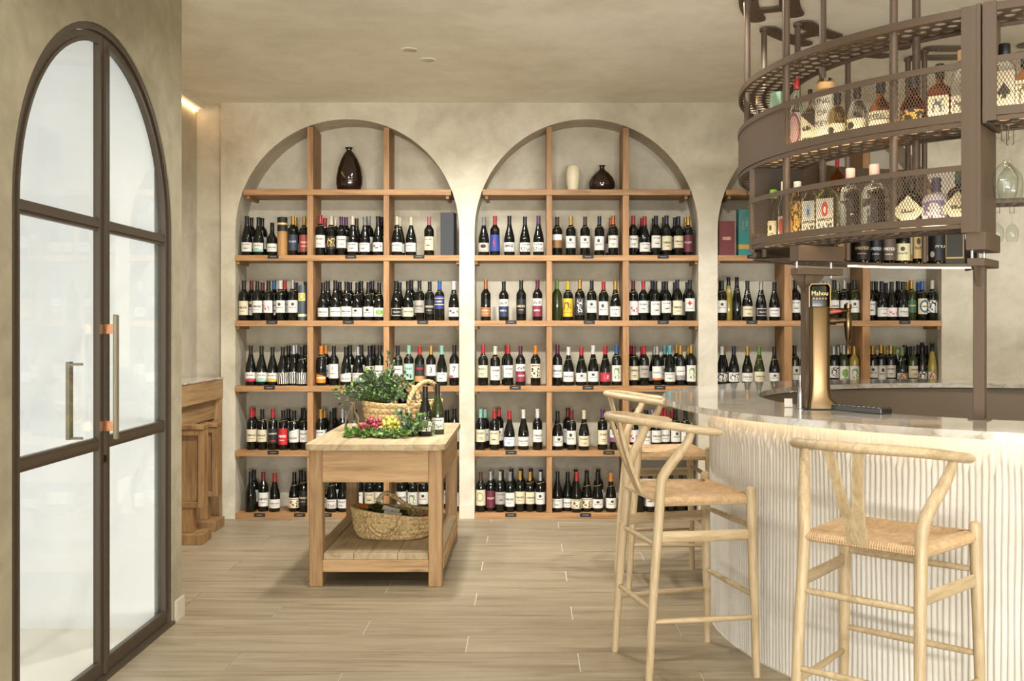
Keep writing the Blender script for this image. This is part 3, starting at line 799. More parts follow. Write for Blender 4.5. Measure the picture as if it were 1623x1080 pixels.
# ================================================================== TABLE
TX0, TX1, TY0, TY1 = -1.243, -.462, 5.762, 7.07
tb = empty('side_table', ((TX0+TX1)/2, (TY0+TY1)/2, 0), 0, 'rustic pine table with lower shelf standing before the left niche', 'table')
hx, hy = (TX1-TX0)/2, (TY1-TY0)/2
def rpoly(x0, x1, y0, y1, r, n=5):
    pts = []
    for cx_, cy_, t0 in ((x1-r, y1-r, 0), (x0+r, y1-r, 90), (x0+r, y0+r, 180), (x1-r, y0+r, 270)):
        for k in range(n+1): t = math.radians(t0+90*k/n); pts.append((cx_+r*math.cos(t), cy_+r*math.sin(t)))
    return pts
bm = bmesh.new(); prism(bm, rpoly(-hx, hx, -hy, hy, .035), .764, .797, 'z')
bmesh.ops.bevel(bm, geom=[e for e in bm.edges if abs(e.verts[0].co.z-e.verts[1].co.z) < 1e-5], offset=.004, segments=2, affect='EDGES'); obj('tabletop', bm, M['table_top'], tb, 40)
LX, LY, LW = hx-.02, hy-.028, .076
for sx in (-1, 1):
    for sy in (-1, 1):
        x0, y0 = (sx*LX if sx < 0 else LX-LW), (sy*LY if sy < 0 else LY-LW)
        bm = nbox(x0, x0+LW, y0, y0+LW, 0, .765, .004); obj('leg', bm, M['table_z'], tb)
for sy in (-1, 1):
    y = -LY+.004 if sy < 0 else LY-.026
    obj('apron', nbox(-LX+LW, LX-LW, y, y+.022, .583, .764, .0015), M['table_x'], tb)
    obj('lower_rail', nbox(-LX+LW, LX-LW, y, y+.03, .083, .151, .002), M['table_x'], tb)
for sx in (-1, 1):
    x = -LX+.004 if sx < 0 else LX-.026
    obj('apron', nbox(x, x+.022, -LY+LW, LY-LW, .583, .764, .0015), M['table_y'], tb)
    obj('lower_rail', nbox(x, x+.03, -LY+LW, LY-LW, .083, .151, .002), M['table_y'], tb)
for i in range(3):  # three boards of the lower shelf
    w = 2*(LX-.004)/3; x = -LX+.004+w*i
    a = x if i else x+.0; ya, yb = -LY+.006, LY-.006
    if i == 0: bm = nbox(x+LW, x+w-.001, ya, yb, .152, .187, .002)
    elif i == 2: bm = nbox(x+.001, x+w-LW, ya, yb, .152, .187, .002)
    else: bm = nbox(x+.001, x+w-.001, ya, yb, .152, .187, .002)
    obj('shelf_plank', bm, M['table_top'], tb)
for sx in (-1, 1):  # outer boards between the legs
    x = -LX+.004 if sx < 0 else LX-LW+.001
    obj('shelf_plank', nbox(x, x+LW-.005, -LY+LW+.001, LY-LW-.001, .152, .187, .002), M['table_top'], tb)

# ================================================================== BASKETS
def straw():
    t = NT('seagrass'); v = t.coords((1, 1, 1))
    a = t.ramp(t.noise(v, 55, 5, .65, .4), [(.3, srgb('#7d6138')), (.5, srgb('#b29766')), (.7, srgb('#d2bb8e'))]); t.col(a); t.set(Roughness=.8); t.bump(t.noise(v, 220, 3), .35, .003); return t.m
M['straw'] = straw()
def basket(name, loc, rz, rx, ry, h, coils, flare, lab, rimf):
    b = empty(name, loc, rz, lab, 'basket', 'woven baskets on the pine table')
    nu, nv = 372, coils*8
    V, Fc = [], []
    for j in range(nv+1):
        t = j/nv; cc = t*coils; k = int(min(cc, coils-1e-6)); fr = cc-k
        bul = .82+.18*min(1, t*3)**.5+flare*t*t if t < 1 else .82+.18+flare
        for i in range(nu):
            u = 2*PI*i/nu
            rr = .007*abs(math.sin(PI*fr))**.5
            herr = .0055*abs(math.sin(u*23+(1 if fr < .5 else -1)*(fr-.5)*3.6))**.7
            z = h*t*(1+rimf(u)*t)
            x, y = math.cos(u), math.sin(u)
            ex = abs(x)**.8*(1 if x > 0 else -1); ey = abs(y)**.8*(1 if y > 0 else -1)
            V.append(((rx*bul+rr+herr)*ex, (ry*bul+rr+herr)*ey, z))
    for j in range(nv):
        for i in range(nu):
            q = (i+1) % nu; Fc.append((j*nu+i, j*nu+q, (j+1)*nu+q, (j+1)*nu+i))
    Fc.append(tuple(range(nu))[::-1])
    o = pyobj('woven_body', V, Fc, M['straw'], b, 180, False)
    md = o.modifiers.new('wall', 'SOLIDIFY'); md.thickness = .012; md.offset = -1
    return b
def braid(bm, pts, r):
    P = catmull(pts, 10); n = len(P)
    for s in range(3):
        Q = []
        for i, p in enumerate(P):
            t = (P[min(i+1, n-1)]-P[max(i-1, 0)]).normalized(); u = Vector((0, 0, 1)).cross(t)
            if u.length < .05: u = Vector((0, 1, 0)).cross(t)
            u.normalize(); v = t.cross(u)
            ph = i*.75+s*2*PI/3
            Q.append(p+u*(math.cos(ph)*r*.9)+v*(math.sin(2*ph)*r*.35))
        tube(bm, Q, r*.75, 7)
zt = .797
B1 = basket('seagrass_basket', (-.815, 6.27, .187), math.radians(-6), .225, .145, .165, 5, .10, 'oval seagrass basket holding bottles on the lower table shelf', lambda u: .12*math.cos(u-PI)+.04*math.sin(2*u))
bm = bmesh.new(); braid(bm, [(-.11, -.155, .14), (-.1, -.168, .09), (-.05, -.172, .045), (.02, -.172, .045), (.065, -.17, .09), (.075, -.155, .14)], .011); obj('handle', bm, M['straw'], B1, 180)
bm = bmesh.new(); braid(bm, [(-.13, .145, .15), (-.125, .15, .2), (-.09, .15, .235), (-.04, .13, .225), (.02, .12, .19), (.075, .14, .15)], .013); obj('handle', bm, M['straw'], B1, 180)
for x in (-.105, .07):
    bm = bmesh.new(); tube(bm, [(x, -.122, .004), (x, -.147, .05), (x, -.158, .1), (x, -.166, .15)], .008, 8); obj('strap', bm, M['straw'], B1, 180)
B2 = basket('seagrass_basket', (-.80, 6.60, zt), math.radians(4), .225, .135, .185, 5, .10, 'oval seagrass basket with greenery on the pine tabletop', lambda u: .05*math.cos(2*u))
bm = bmesh.new(); braid(bm, [(.045, -.15, .14), (.05, -.15, .2), (.09, -.13, .27), (.15, -.11, .31), (.20, -.08, .29), (.225, -.05, .22), (.215, -.03, .16)], .014); obj('handle', bm, M['straw'], B2, 180)
bm = bmesh.new(); braid(bm, [(-.06, .14, .15), (-.04, .15, .24), (.02, .15, .275), (.08, .15, .24), (.1, .14, .15)], .013); obj('handle', bm, M['straw'], B2, 180)
bm = bmesh.new(); tube(bm, [(.045, -.135, .002), (.045, -.152, .08), (.045, -.158, .17)], .009, 8); obj('strap', bm, M['straw'], B2, 180)

# ================================================================== GREENERY
def leafmat(name, a, b):
    t = NT(name); v = t.coords((1, 1, 1)); t.col(t.ramp(t.noise(v, 30, 3), [(.35, srgb(a)), (.65, srgb(b))])); t.set(Roughness=.35); return t.m
M['leaf_d'] = leafmat('leaf_dark', '#2c3a22', '#56683f'); M['leaf_g'] = leafmat('leaf_fresh', '#3f6a26', '#7fa044'); M['leaf_b'] = leafmat('leaf_blue', '#4b5c4c', '#8c9c88')
M['twig'] = plain('twig', '#5b4a30', .7)
def leaves(V, Fc, p, d, L, w, rnd):
    d = d.normalized(); s = d.cross(Vector((rnd.uniform(-1, 1), rnd.uniform(-1, 1), rnd.uniform(-.3, 1)))).normalized(); n = d.cross(s)
    b = len(V)
    V += [p, p+d*L*.35+s*w*.5+n*w*.18, p+d*L*.75+s*w*.42+n*w*.14, p+d*L, p+d*L*.75-s*w*.42+n*w*.14, p+d*L*.35-s*w*.5+n*w*.18, p+d*L*.55]
    Fc += [(b, b+1, b+6), (b+1, b+2, b+6), (b+2, b+3, b+6), (b+3, b+4, b+6), (b+4, b+5, b+6), (b+5, b, b+6)]
def bush(name, loc, stems, lab, cat, mats, seed, L=.024, w=.012, per=20, spread=.006, group=None):
    rnd = random.Random(seed); o = empty(name, loc, 0, lab, cat, group)
    VV = [([], []) for _ in mats]; tw = bmesh.new()
    for S0, E0, sag in stems:
        a, e = Vector(S0), Vector(E0); m = (a+e)/2+Vector((rnd.uniform(-.02, .02), rnd.uniform(-.02, .02), sag))
        P = catmull([a, m, e], 8); tube(tw, P, [.0022, .0016, .0008], 5)
        for k in range(per):
            t = .25+.75*(k+rnd.random())/per; i = min(int(t*(len(P)-1)), len(P)-2); p = P[i].lerp(P[i+1], rnd.random())
            d = (P[i+1]-P[i]).normalized()+Vector((rnd.gauss(0, .75), rnd.gauss(0, .75), rnd.gauss(.15, .7)))
            q = rnd.choices(range(len(mats)), [x[1] for x in mats])[0]
            leaves(*VV[q], p, d, L*rnd.uniform(.7, 1.3), w*rnd.uniform(.8, 1.2), rnd)
    obj('twigs', tw, M['twig'], o, 60)
    for (V, Fc), (mm, _) in zip(VV, mats):
        if V: q = pyobj('foliage', V, Fc, M[mm], o, None, False); q['kind'] = 'stuff'
    return o
rnd = random.Random(5); st = []
for i in range(120):
    a = rnd.uniform(0, 2*PI); e = rnd.uniform(.1, 1.25); R = rnd.uniform(.1, .19)
    st.append(((rnd.gauss(0, .025), rnd.gauss(0, .02), 0), (R*1.25*math.cos(a)*math.cos(e)-.01, R*.7*math.sin(a)*math.cos(e), .03+R*1.15*math.sin(e)), .015))
st += [((0, 0, 0), (-.30, -.02, .10), .05), ((0, 0, 0), (-.27, .0, .05), .06), ((0, 0, 0), (.06, .0, .33), .02), ((0, 0, 0), (.16, .0, .20), .03), ((0, 0, 0), (.2, .0, .13), .03), ((0, 0, 0), (-.23, -.03, .0), .07), ((0, 0, 0), (.09, 0, .27), .02)]
bush('leafy_shrub', (-.945, 6.56, .955), st, 'bushy evergreen branches with small dark leaves in the tabletop basket', 'plant', (('leaf_d', 5), ('leaf_b', 2), ('leaf_g', 2)), 11, .028, .015, 24)
# sprigs round the fruit on the table
def sprig(cx, cy, n, rx, ry, hz, lab, seed, mats):
    rn = random.Random(seed); s = []
    for i in range(n):
        a = 2*PI*i/n+rn.uniform(-.3, .3); s.append(((rn.gauss(0, .012), rn.gauss(0, .012), .006), (rx*math.cos(a), ry*math.sin(a), rn.uniform(.012, hz)), .012))
    bush('leafy_sprig', (cx, cy, zt), s, lab, 'greenery', mats, seed, .03, .015, 20, group='sprigs round the grapes')
sprig(-.975, 6.13, 18, .105, .05, .045, 'fresh green sprig lying in front of the red grapes', 21, (('leaf_g', 5), ('leaf_d', 2)))
sprig(-.80, 6.10, 16, .095, .045, .035, 'low green sprig lying in front of the white grapes', 22, (('leaf_g', 4), ('leaf_d', 2), ('leaf_b', 1)))
sprig(-.685, 6.21, 30, .105, .07, .15, 'tall grey-green sprig beside the two wine bottles on the table', 23, (('leaf_d', 3), ('leaf_b', 3), ('leaf_g', 3)))
# ================================================================== GRAPES
def grapemat(n, a, b):
    t = NT(n); oi = t.n('ShaderNodeObjectInfo'); t.col(t.ramp(oi.outputs['Random'], [(.0, srgb(a)), (1, srgb(b))])); t.set(Roughness=.25); t.b.inputs['Subsurface Weight'].default_value = .15; t.b.inputs['Subsurface Radius'].default_value = (.01, .005, .003); return t.m
def bunch(lab, c, n, rx, ry, rz_, mat, seed):
    rn = random.Random(seed); b = empty('grape_bunch', (c[0], c[1], zt), 0, lab, 'grapes', 'bunches of grapes on the table')
    bm = bmesh.new(); bmesh.ops.create_icosphere(bm, subdivisions=2, radius=.0125); me = bm_mesh(bm, mat, 180, 'grape')
    pts = []; tries = 0
    while len(pts) < n and tries < 9000:
        tries += 1
        u = Vector((rn.gauss(0, 1), rn.gauss(0, 1), abs(rn.gauss(0, 1)))).normalized(); r = rn.uniform(.45, 1)
        p = Vector((u.x*rx*r, u.y*ry*r, .0125+u.z*rz_*r))
        if all((p-q).length > .0185 for q in pts): pts.append(p)
    for p in pts: g = link('grape', me, b, p); g.scale = (1, 1, rn.uniform(1, 1.12))
    bm = bmesh.new(); tube(bm, [(0, .03, .02), (0, .0, .03), (0, -.02, .03)], .003, 6); obj('stem', bm, M['twig'], b, 60)
gr = grapemat('grape_red', '#6d1f30', '#a5454f'); gg = grapemat('grape_green', '#a9a43c', '#cfc86e')
bunch('bunch of red grapes left of the white grapes', (-.935, 6.235), 60, .085, .06, .105, gr, 1)
bunch('bunch of yellow-green grapes in the middle of the display', (-.815, 6.19), 64, .075, .055, .11, gg, 2)
bunch('small bunch of red grapes right of the white grapes', (-.725, 6.29), 30, .055, .045, .085, gr, 3)
# ================================================================== GLASS FLASK
M['clear'] = realglass('clear_glass', (.97, .98, .97, 1), .02, 1.3)
bm = bmesh.new(); loft(bm, [(.072, .072, .014, .0, 0), (.078, .078, .014, .006, 0), (.078, .078, .014, .105, 0), (.062, .062, .016, .125, 0), (.03, .03, .0149, .16, 0), (.03, .03, .0149, .185, 0), (.036, .036, .0179, .19, 0), (.036, .036, .0179, .197, 0)], True)
for f in list(bm.faces):
    if len(f.verts) > 10 and f.calc_center_median().z > .15: bm.faces.remove(f)
o = obj('glass_flask', bm, M['clear'], None, 45, (-1.06, 6.24, zt+.0005)); md = o.modifiers.new('w', 'SOLIDIFY'); md.thickness = .0025; md.offset = -1
tag(o, 'clear square-shouldered glass flask left of the grapes', 'flask')

# ================================================================== VASES
YV = YB+.14
def vase(px, prof, mat, lab, name, sx=1.0, bend=0):
    bm = bmesh.new(); lathe(bm, prof, 36)
    for v in bm.verts: v.co.x = v.co.x*1.0+bend*math.sin(v.co.z/.34*PI)*.5; v.co.y *= sx
    o = obj(name, bm, mat, None, 180, (pxX(px, YV), YV, ZT[0])); tag(o, lab, 'vase', 'vases on the top shelves')
dk = plain('dark_glaze', '#22130e', .1); dk.node_tree.nodes['Principled BSDF'].inputs['Coat Weight'].default_value = .6
vase(553, [(0, .0), (.07, 0), (.088, .012), (.101, .06), (.101, .11), (.09, .18), (.065, .25), (.037, .298), (.022, .312), (.019, .322), (.03, .338), (.031, .342), (.02, .34), (.013, .32), (0, .318)], dk, 'tall dark brown glazed vase on the left niche top shelf', 'glazed_vase', .9, .012)
vase(908, [(0, 0), (.036, 0), (.041, .01), (.05, .06), (.057, .12), (.056, .16), (.048, .19), (.043, .2), (.04, .202), (.038, .195), (.03, .15), (0, .02)], plain('cream_ceramic', '#dccfae', .45), 'cream ceramic vase beside the round dark flask vase', 'ceramic_vase')
vase(954, [(0, 0), (.07, 0), (.088, .012), (.101, .04), (.1, .07), (.084, .11), (.055, .145), (.028, .165), (.0185, .178), (.018, .192), (.024, .197), (.025, .204), (.018, .205), (.012, .18), (0, .175)], dk, 'squat round dark brown glazed flask vase on the middle niche top shelf', 'glazed_vase', .9)

# ================================================================== RECESS FURNITURE
lg = empty('wall_ledge_table', (-2.42, 6.9, 0), 0, 'narrow wooden bar ledge with pale stone top along the recess wall', 'ledge')
def lb(nm, x0, x1, y0, y1, z0, z1, m, bev=.002): obj(nm, nbox(x0+2.42, x1+2.42, y0-6.9, y1-6.9, z0, z1, bev), M[m], lg)
lb('stone_top', -2.538, -2.285, 5.6, 7.8, 1.06, 1.072, 'marble'); lb('top_beam', -2.538, -2.29, 5.6, 7.8, .915, 1.06, 'table_y')
lb('apron', -2.5, -2.33, 5.6, 7.75, .77, .915, 'table_y'); lb('leg', -2.538, -2.295, 7.72, 7.8, 0, .915, 'table_z'); lb('leg', -2.538, -2.295, 5.6, 5.68, 0, .915, 'table_z')
for k, (xr, y0, zt_, lab) in enumerate(((-2.168, 6.90, .79, 'stained wooden panel stool nearer the door wall'), (-2.215, 7.36, .763, 'stained wooden panel stool deeper in the recess'))):
    s = empty('panel_stool', (xr-.14, y0+.11, 0), 0, lab, 'stool', 'wooden stools at the ledge')
    def sb(nm, x0, x1, y0_, y1_, z0, z1, m='walnut'): obj(nm, nbox(x0, x1, y0_, y1_, z0, z1, .003), M[m], s)
    sb('seat', -.15, .138, -.062, .062, zt_-.03, zt_)
    sb('stile', .095, .135, -.05, .05, .235, zt_-.03); sb('stile', -.15, -.11, -.05, .05, .235, zt_-.03)
    sb('rail', -.11, .095, -.05, .05, .235, .275); sb('rail', -.11, .095, -.05, .05, zt_-.07, zt_-.03)
    sb('panel', -.11, .095, -.02, .02, .275, zt_-.07); sb('pedestal', -.11, .06, -.04, .04, .07, .235)
    sb('foot', -.17, .14, -.11, .11, 0, .07)

# ================================================================== WINE BOTTLES
CAP = dict(k=('#141213', 'black'), r=('#b3232a', 'red'), dr=('#6d1c22', 'dark-red'), m=('#5a1f30', 'maroon'), g=('#c79b4c', 'gold'), c=('#ddd2b5', 'cream'), w=('#dedbd4', 'white'), s=('#b9b7b2', 'silver'),
           n=('#1c2238', 'navy'), b=('#2a5fa3', 'blue'), p=('#5b2a5e', 'purple'), o=('#d9822b', 'orange'), cu=('#c0703f', 'copper'), mt=('#8ec1ab', 'mint'), gn=('#6f9140', 'green'), y=('#d8b42c', 'yellow'), br=('#4a3326', 'brown'), gy=('#8b8a86', 'grey'), te=('#5d9da6', 'teal'), pk=('#b56a72', 'rose'))
CAPM = {}
def capm(c):
    if c not in CAPM: CAPM[c] = plain('capsule_'+CAP[c][1], tuple(x*.62 for x in srgb(CAP[c][0])[:3])+(1,), .35 if c in 'gscuo' else .42, .55 if c in ('g', 's', 'cu') else 0)
    return CAPM[c]
GL = dict(dark=plain('bottle_glass_dark', '#0d0f0b', .06), green=plain('bottle_glass_olive', '#2b3216', .06), yellow=plain('bottle_glass_straw', '#8f7f38', .08), brown=plain('bottle_glass_brown', '#2a1709', .06))
for m in GL.values(): m.node_tree.nodes['Principled BSDF'].inputs['IOR'].default_value = 1.5
PROF = {'B': [(0, .004), (.028, 0), (.035, .001), (.0375, .006), (.0375, .192), (.0355, .204), (.029, .216), (.020, .228), (.0155, .238), (.0142, .25), (.0142, .292), (.0155, .293), (.0155, .300), (.0145, .302), (0, .302)],
        'U': [(0, .004), (.03, 0), (.038, .001), (.041, .006), (.041, .118), (.0395, .135), (.034, .16), (.026, .19), (.019, .215), (.0155, .235), (.0145, .25), (.0145, .285), (.0158, .286), (.0158, .293), (.0145, .295), (0, .295)],
        'H': [(0, .004), (.026, 0), (.033, .001), (.035, .006), (.035, .13), (.032, .165), (.024, .215), (.017, .25), (.014, .275), (.0138, .315), (.015, .316), (.015, .324), (0, .325)],
        'P': [(0, .004), (.028, 0), (.036, .001), (.0385, .006), (.0385, .12), (.036, .135), (.026, .152), (.0185, .165), (.0155, .18), (.0145, .235), (.0155, .236), (.0155, .245), (0, .246)]}
RAD = {'B': .0376, 'U': .0411, 'H': .0351, 'P': .0386, 'T': .039}
CAPZ = {'B': (.238, .3032), 'U': (.232, .2962), 'H': (.26, .326), 'P': (.19, .247)}
LABZ = {'B': (.06, .152), 'U': (.03, .098), 'H': (.03, .105), 'P': (.03, .09)}
MESH = {}
def rad_at(kind, z):
    P = PROF[kind]
    for (ra, za), (rb, zb) in zip(P[1:], P[2:]):
        if za <= z <= zb and zb > za: return ra+(rb-ra)*(z-za)/(zb-za)
    return P[-2][0]
def body_mesh(kind, glass):
    k = ('body', kind, glass)
    if k not in MESH: bm = bmesh.new(); lathe(bm, PROF[kind], 20); MESH[k] = bm_mesh(bm, GL[glass], 50, 'glass_body')
    return MESH[k]
def cap_mesh(kind, c):
    k = ('cap', kind, c)
    if k not in MESH:
        z0, z1 = CAPZ[kind]; bm = bmesh.new(); pr = [(rad_at(kind, z0)+.0006, z0)]+[(r+.0006, z) for r, z in PROF[kind] if z0 < z < z1-.002]
        pr += [(.0152, z1), (0, z1+.0004)]
        lathe(bm, pr, 16); MESH[k] = bm_mesh(bm, capm(c), 50, 'capsule')
    return MESH[k]
def uv_patch(name, R, z0, z1, half, mat, n=10, rf=None):
    k = ('lab', name, round(R, 4), round(z0, 3), round(z1, 3), half)
    if k in MESH: return MESH[k]
    V, Fc, UV = [], [], []
    m = 1 if rf is None else 5
    for j in range(m+1):
        z = z0+(z1-z0)*j/m; r = (R if rf is None else rf(z))+.0006
        for i in range(n+1):
            a = -PI/2+math.radians(half)*(2*i/n-1); V.append((r*math.cos(a), r*math.sin(a), z)); UV.append((i/n, j/m))
    for j in range(m):
        for i in range(n): q = j*(n+1)+i; Fc.append((q, q+1, q+n+2, q+n+1))
    me = bpy.data.meshes.new('label'); me.from_pydata(V, [], Fc); me.materials.append(mat)
    ul = me.uv_layers.new(name='UVMap')
    for lp in me.loops: ul.data[lp.index].uv = UV[lp.vertex_index]
    shade(me, 180); MESH[k] = me; return me
LM = {}
def labmat(key, base, ov=()):
    if key in LM: return LM[key]
    t = NT('label_'+key); uv = t.n('ShaderNodeUVMap'); sp = t.n('ShaderNodeSeparateXYZ'); t.l(uv.outputs[0], sp.inputs[0]); u, v = sp.outputs[0], sp.outputs[1]
    col = srgb(base)
    def rect(u0, u1, v0, v1):
        a = t.math('MULTIPLY', t.math('GREATER_THAN', u, u0), t.math('LESS_THAN', u, u1)); b = t.math('MULTIPLY', t.math('GREATER_THAN', v, v0), t.math('LESS_THAN', v, v1)); return t.math('MULTIPLY', a, b)
    cur = None
    for o in ov:
        if o[0] == 'r': mk = rect(*o[1:5]); c = o[5]
        elif o[0] == 'c':
            d = t.math('SQRT', t.math('ADD', t.math('POWER', t.math('MULTIPLY', t.math('SUBTRACT', u, o[1]), 1.15), 2), t.math('POWER', t.math('SUBTRACT', v, o[2]), 2))); mk = t.math('LESS_THAN', d, o[3]); c = o[4]
        elif o[0] == 't':   # a printed line of type
            nz = t.n('ShaderNodeTexNoise'); nz.inputs['Scale'].default_value = 1; nz.inputs['Detail'].default_value = 1
            cb = t.n('ShaderNodeCombineXYZ'); t.l(t.math('MULTIPLY', u, o[6] if len(o) > 6 else 38), cb.inputs[0]); t.l(t.math('MULTIPLY', v, 14), cb.inputs[1]); cb.inputs[2].default_value = o[1]*7+o[3]*31
            t.l(cb.outputs[0], nz.inputs['Vector']); mk = t.math('MULTIPLY', rect(*o[1:5]), t.math('GREATER_THAN', nz.outputs['Fac'], .47)); c = o[5]
        elif o[0] == 'n':   # printed drawing
            nz = t.n('ShaderNodeTexNoise'); nz.inputs['Scale'].default_value = o[6]; nz.inputs['Detail'].default_value = 3; t.l(uv.outputs[0], nz.inputs['Vector'])
            mk = t.math('MULTIPLY', rect(*o[1:5]), t.math('GREATER_THAN', nz.outputs['Fac'], .52)); c = o[5]
        elif o[0] == 'z':   # bold wavy stripes
            wv = t.n('ShaderNodeTexWave'); wv.inputs['Scale'].default_value = 2.2; wv.inputs['Distortion'].default_value = 5; wv.inputs['Detail Scale'].default_value = .6; t.l(uv.outputs[0], wv.inputs['Vector']); mk = t.math('GREATER_THAN', wv.outputs['Fac'], .5); c = o[1]
        elif o[0] == 'd':   # slanted edge
            mk = t.math('GREATER_THAN', t.math('ADD', v, t.math('MULTIPLY', u, o[1])), o[2]); c = o[3]
        cur = t.mix(mk, col if cur is None else cur, srgb(c))
    if cur is None: t.set(Base_Color=col)
    else: t.col(cur)
    t.set(Roughness=.55); LM[key] = t.m; return t.m
INK = '#3a3632'
def txt(c=INK, k=0):
    return [(('t', .2, .8, .62, .76, c, 30), ('t', .3, .7, .3, .36, c), ('t', .35, .65, .2, .25, c)), (('c', .5, .68, .13, c), ('t', .25, .75, .36, .46, c, 26)), (('t', .15, .85, .45, .6, c, 22), ('t', .3, .7, .25, .3, c)), (('t', .22, .78, .74, .84, c, 34), ('r', .25, .75, .5, .512, c), ('t', .3, .7, .3, .4, c))][k % 4]
W_, C_, K_ = '#d4d0c5', '#cfc3a2', '#171616'
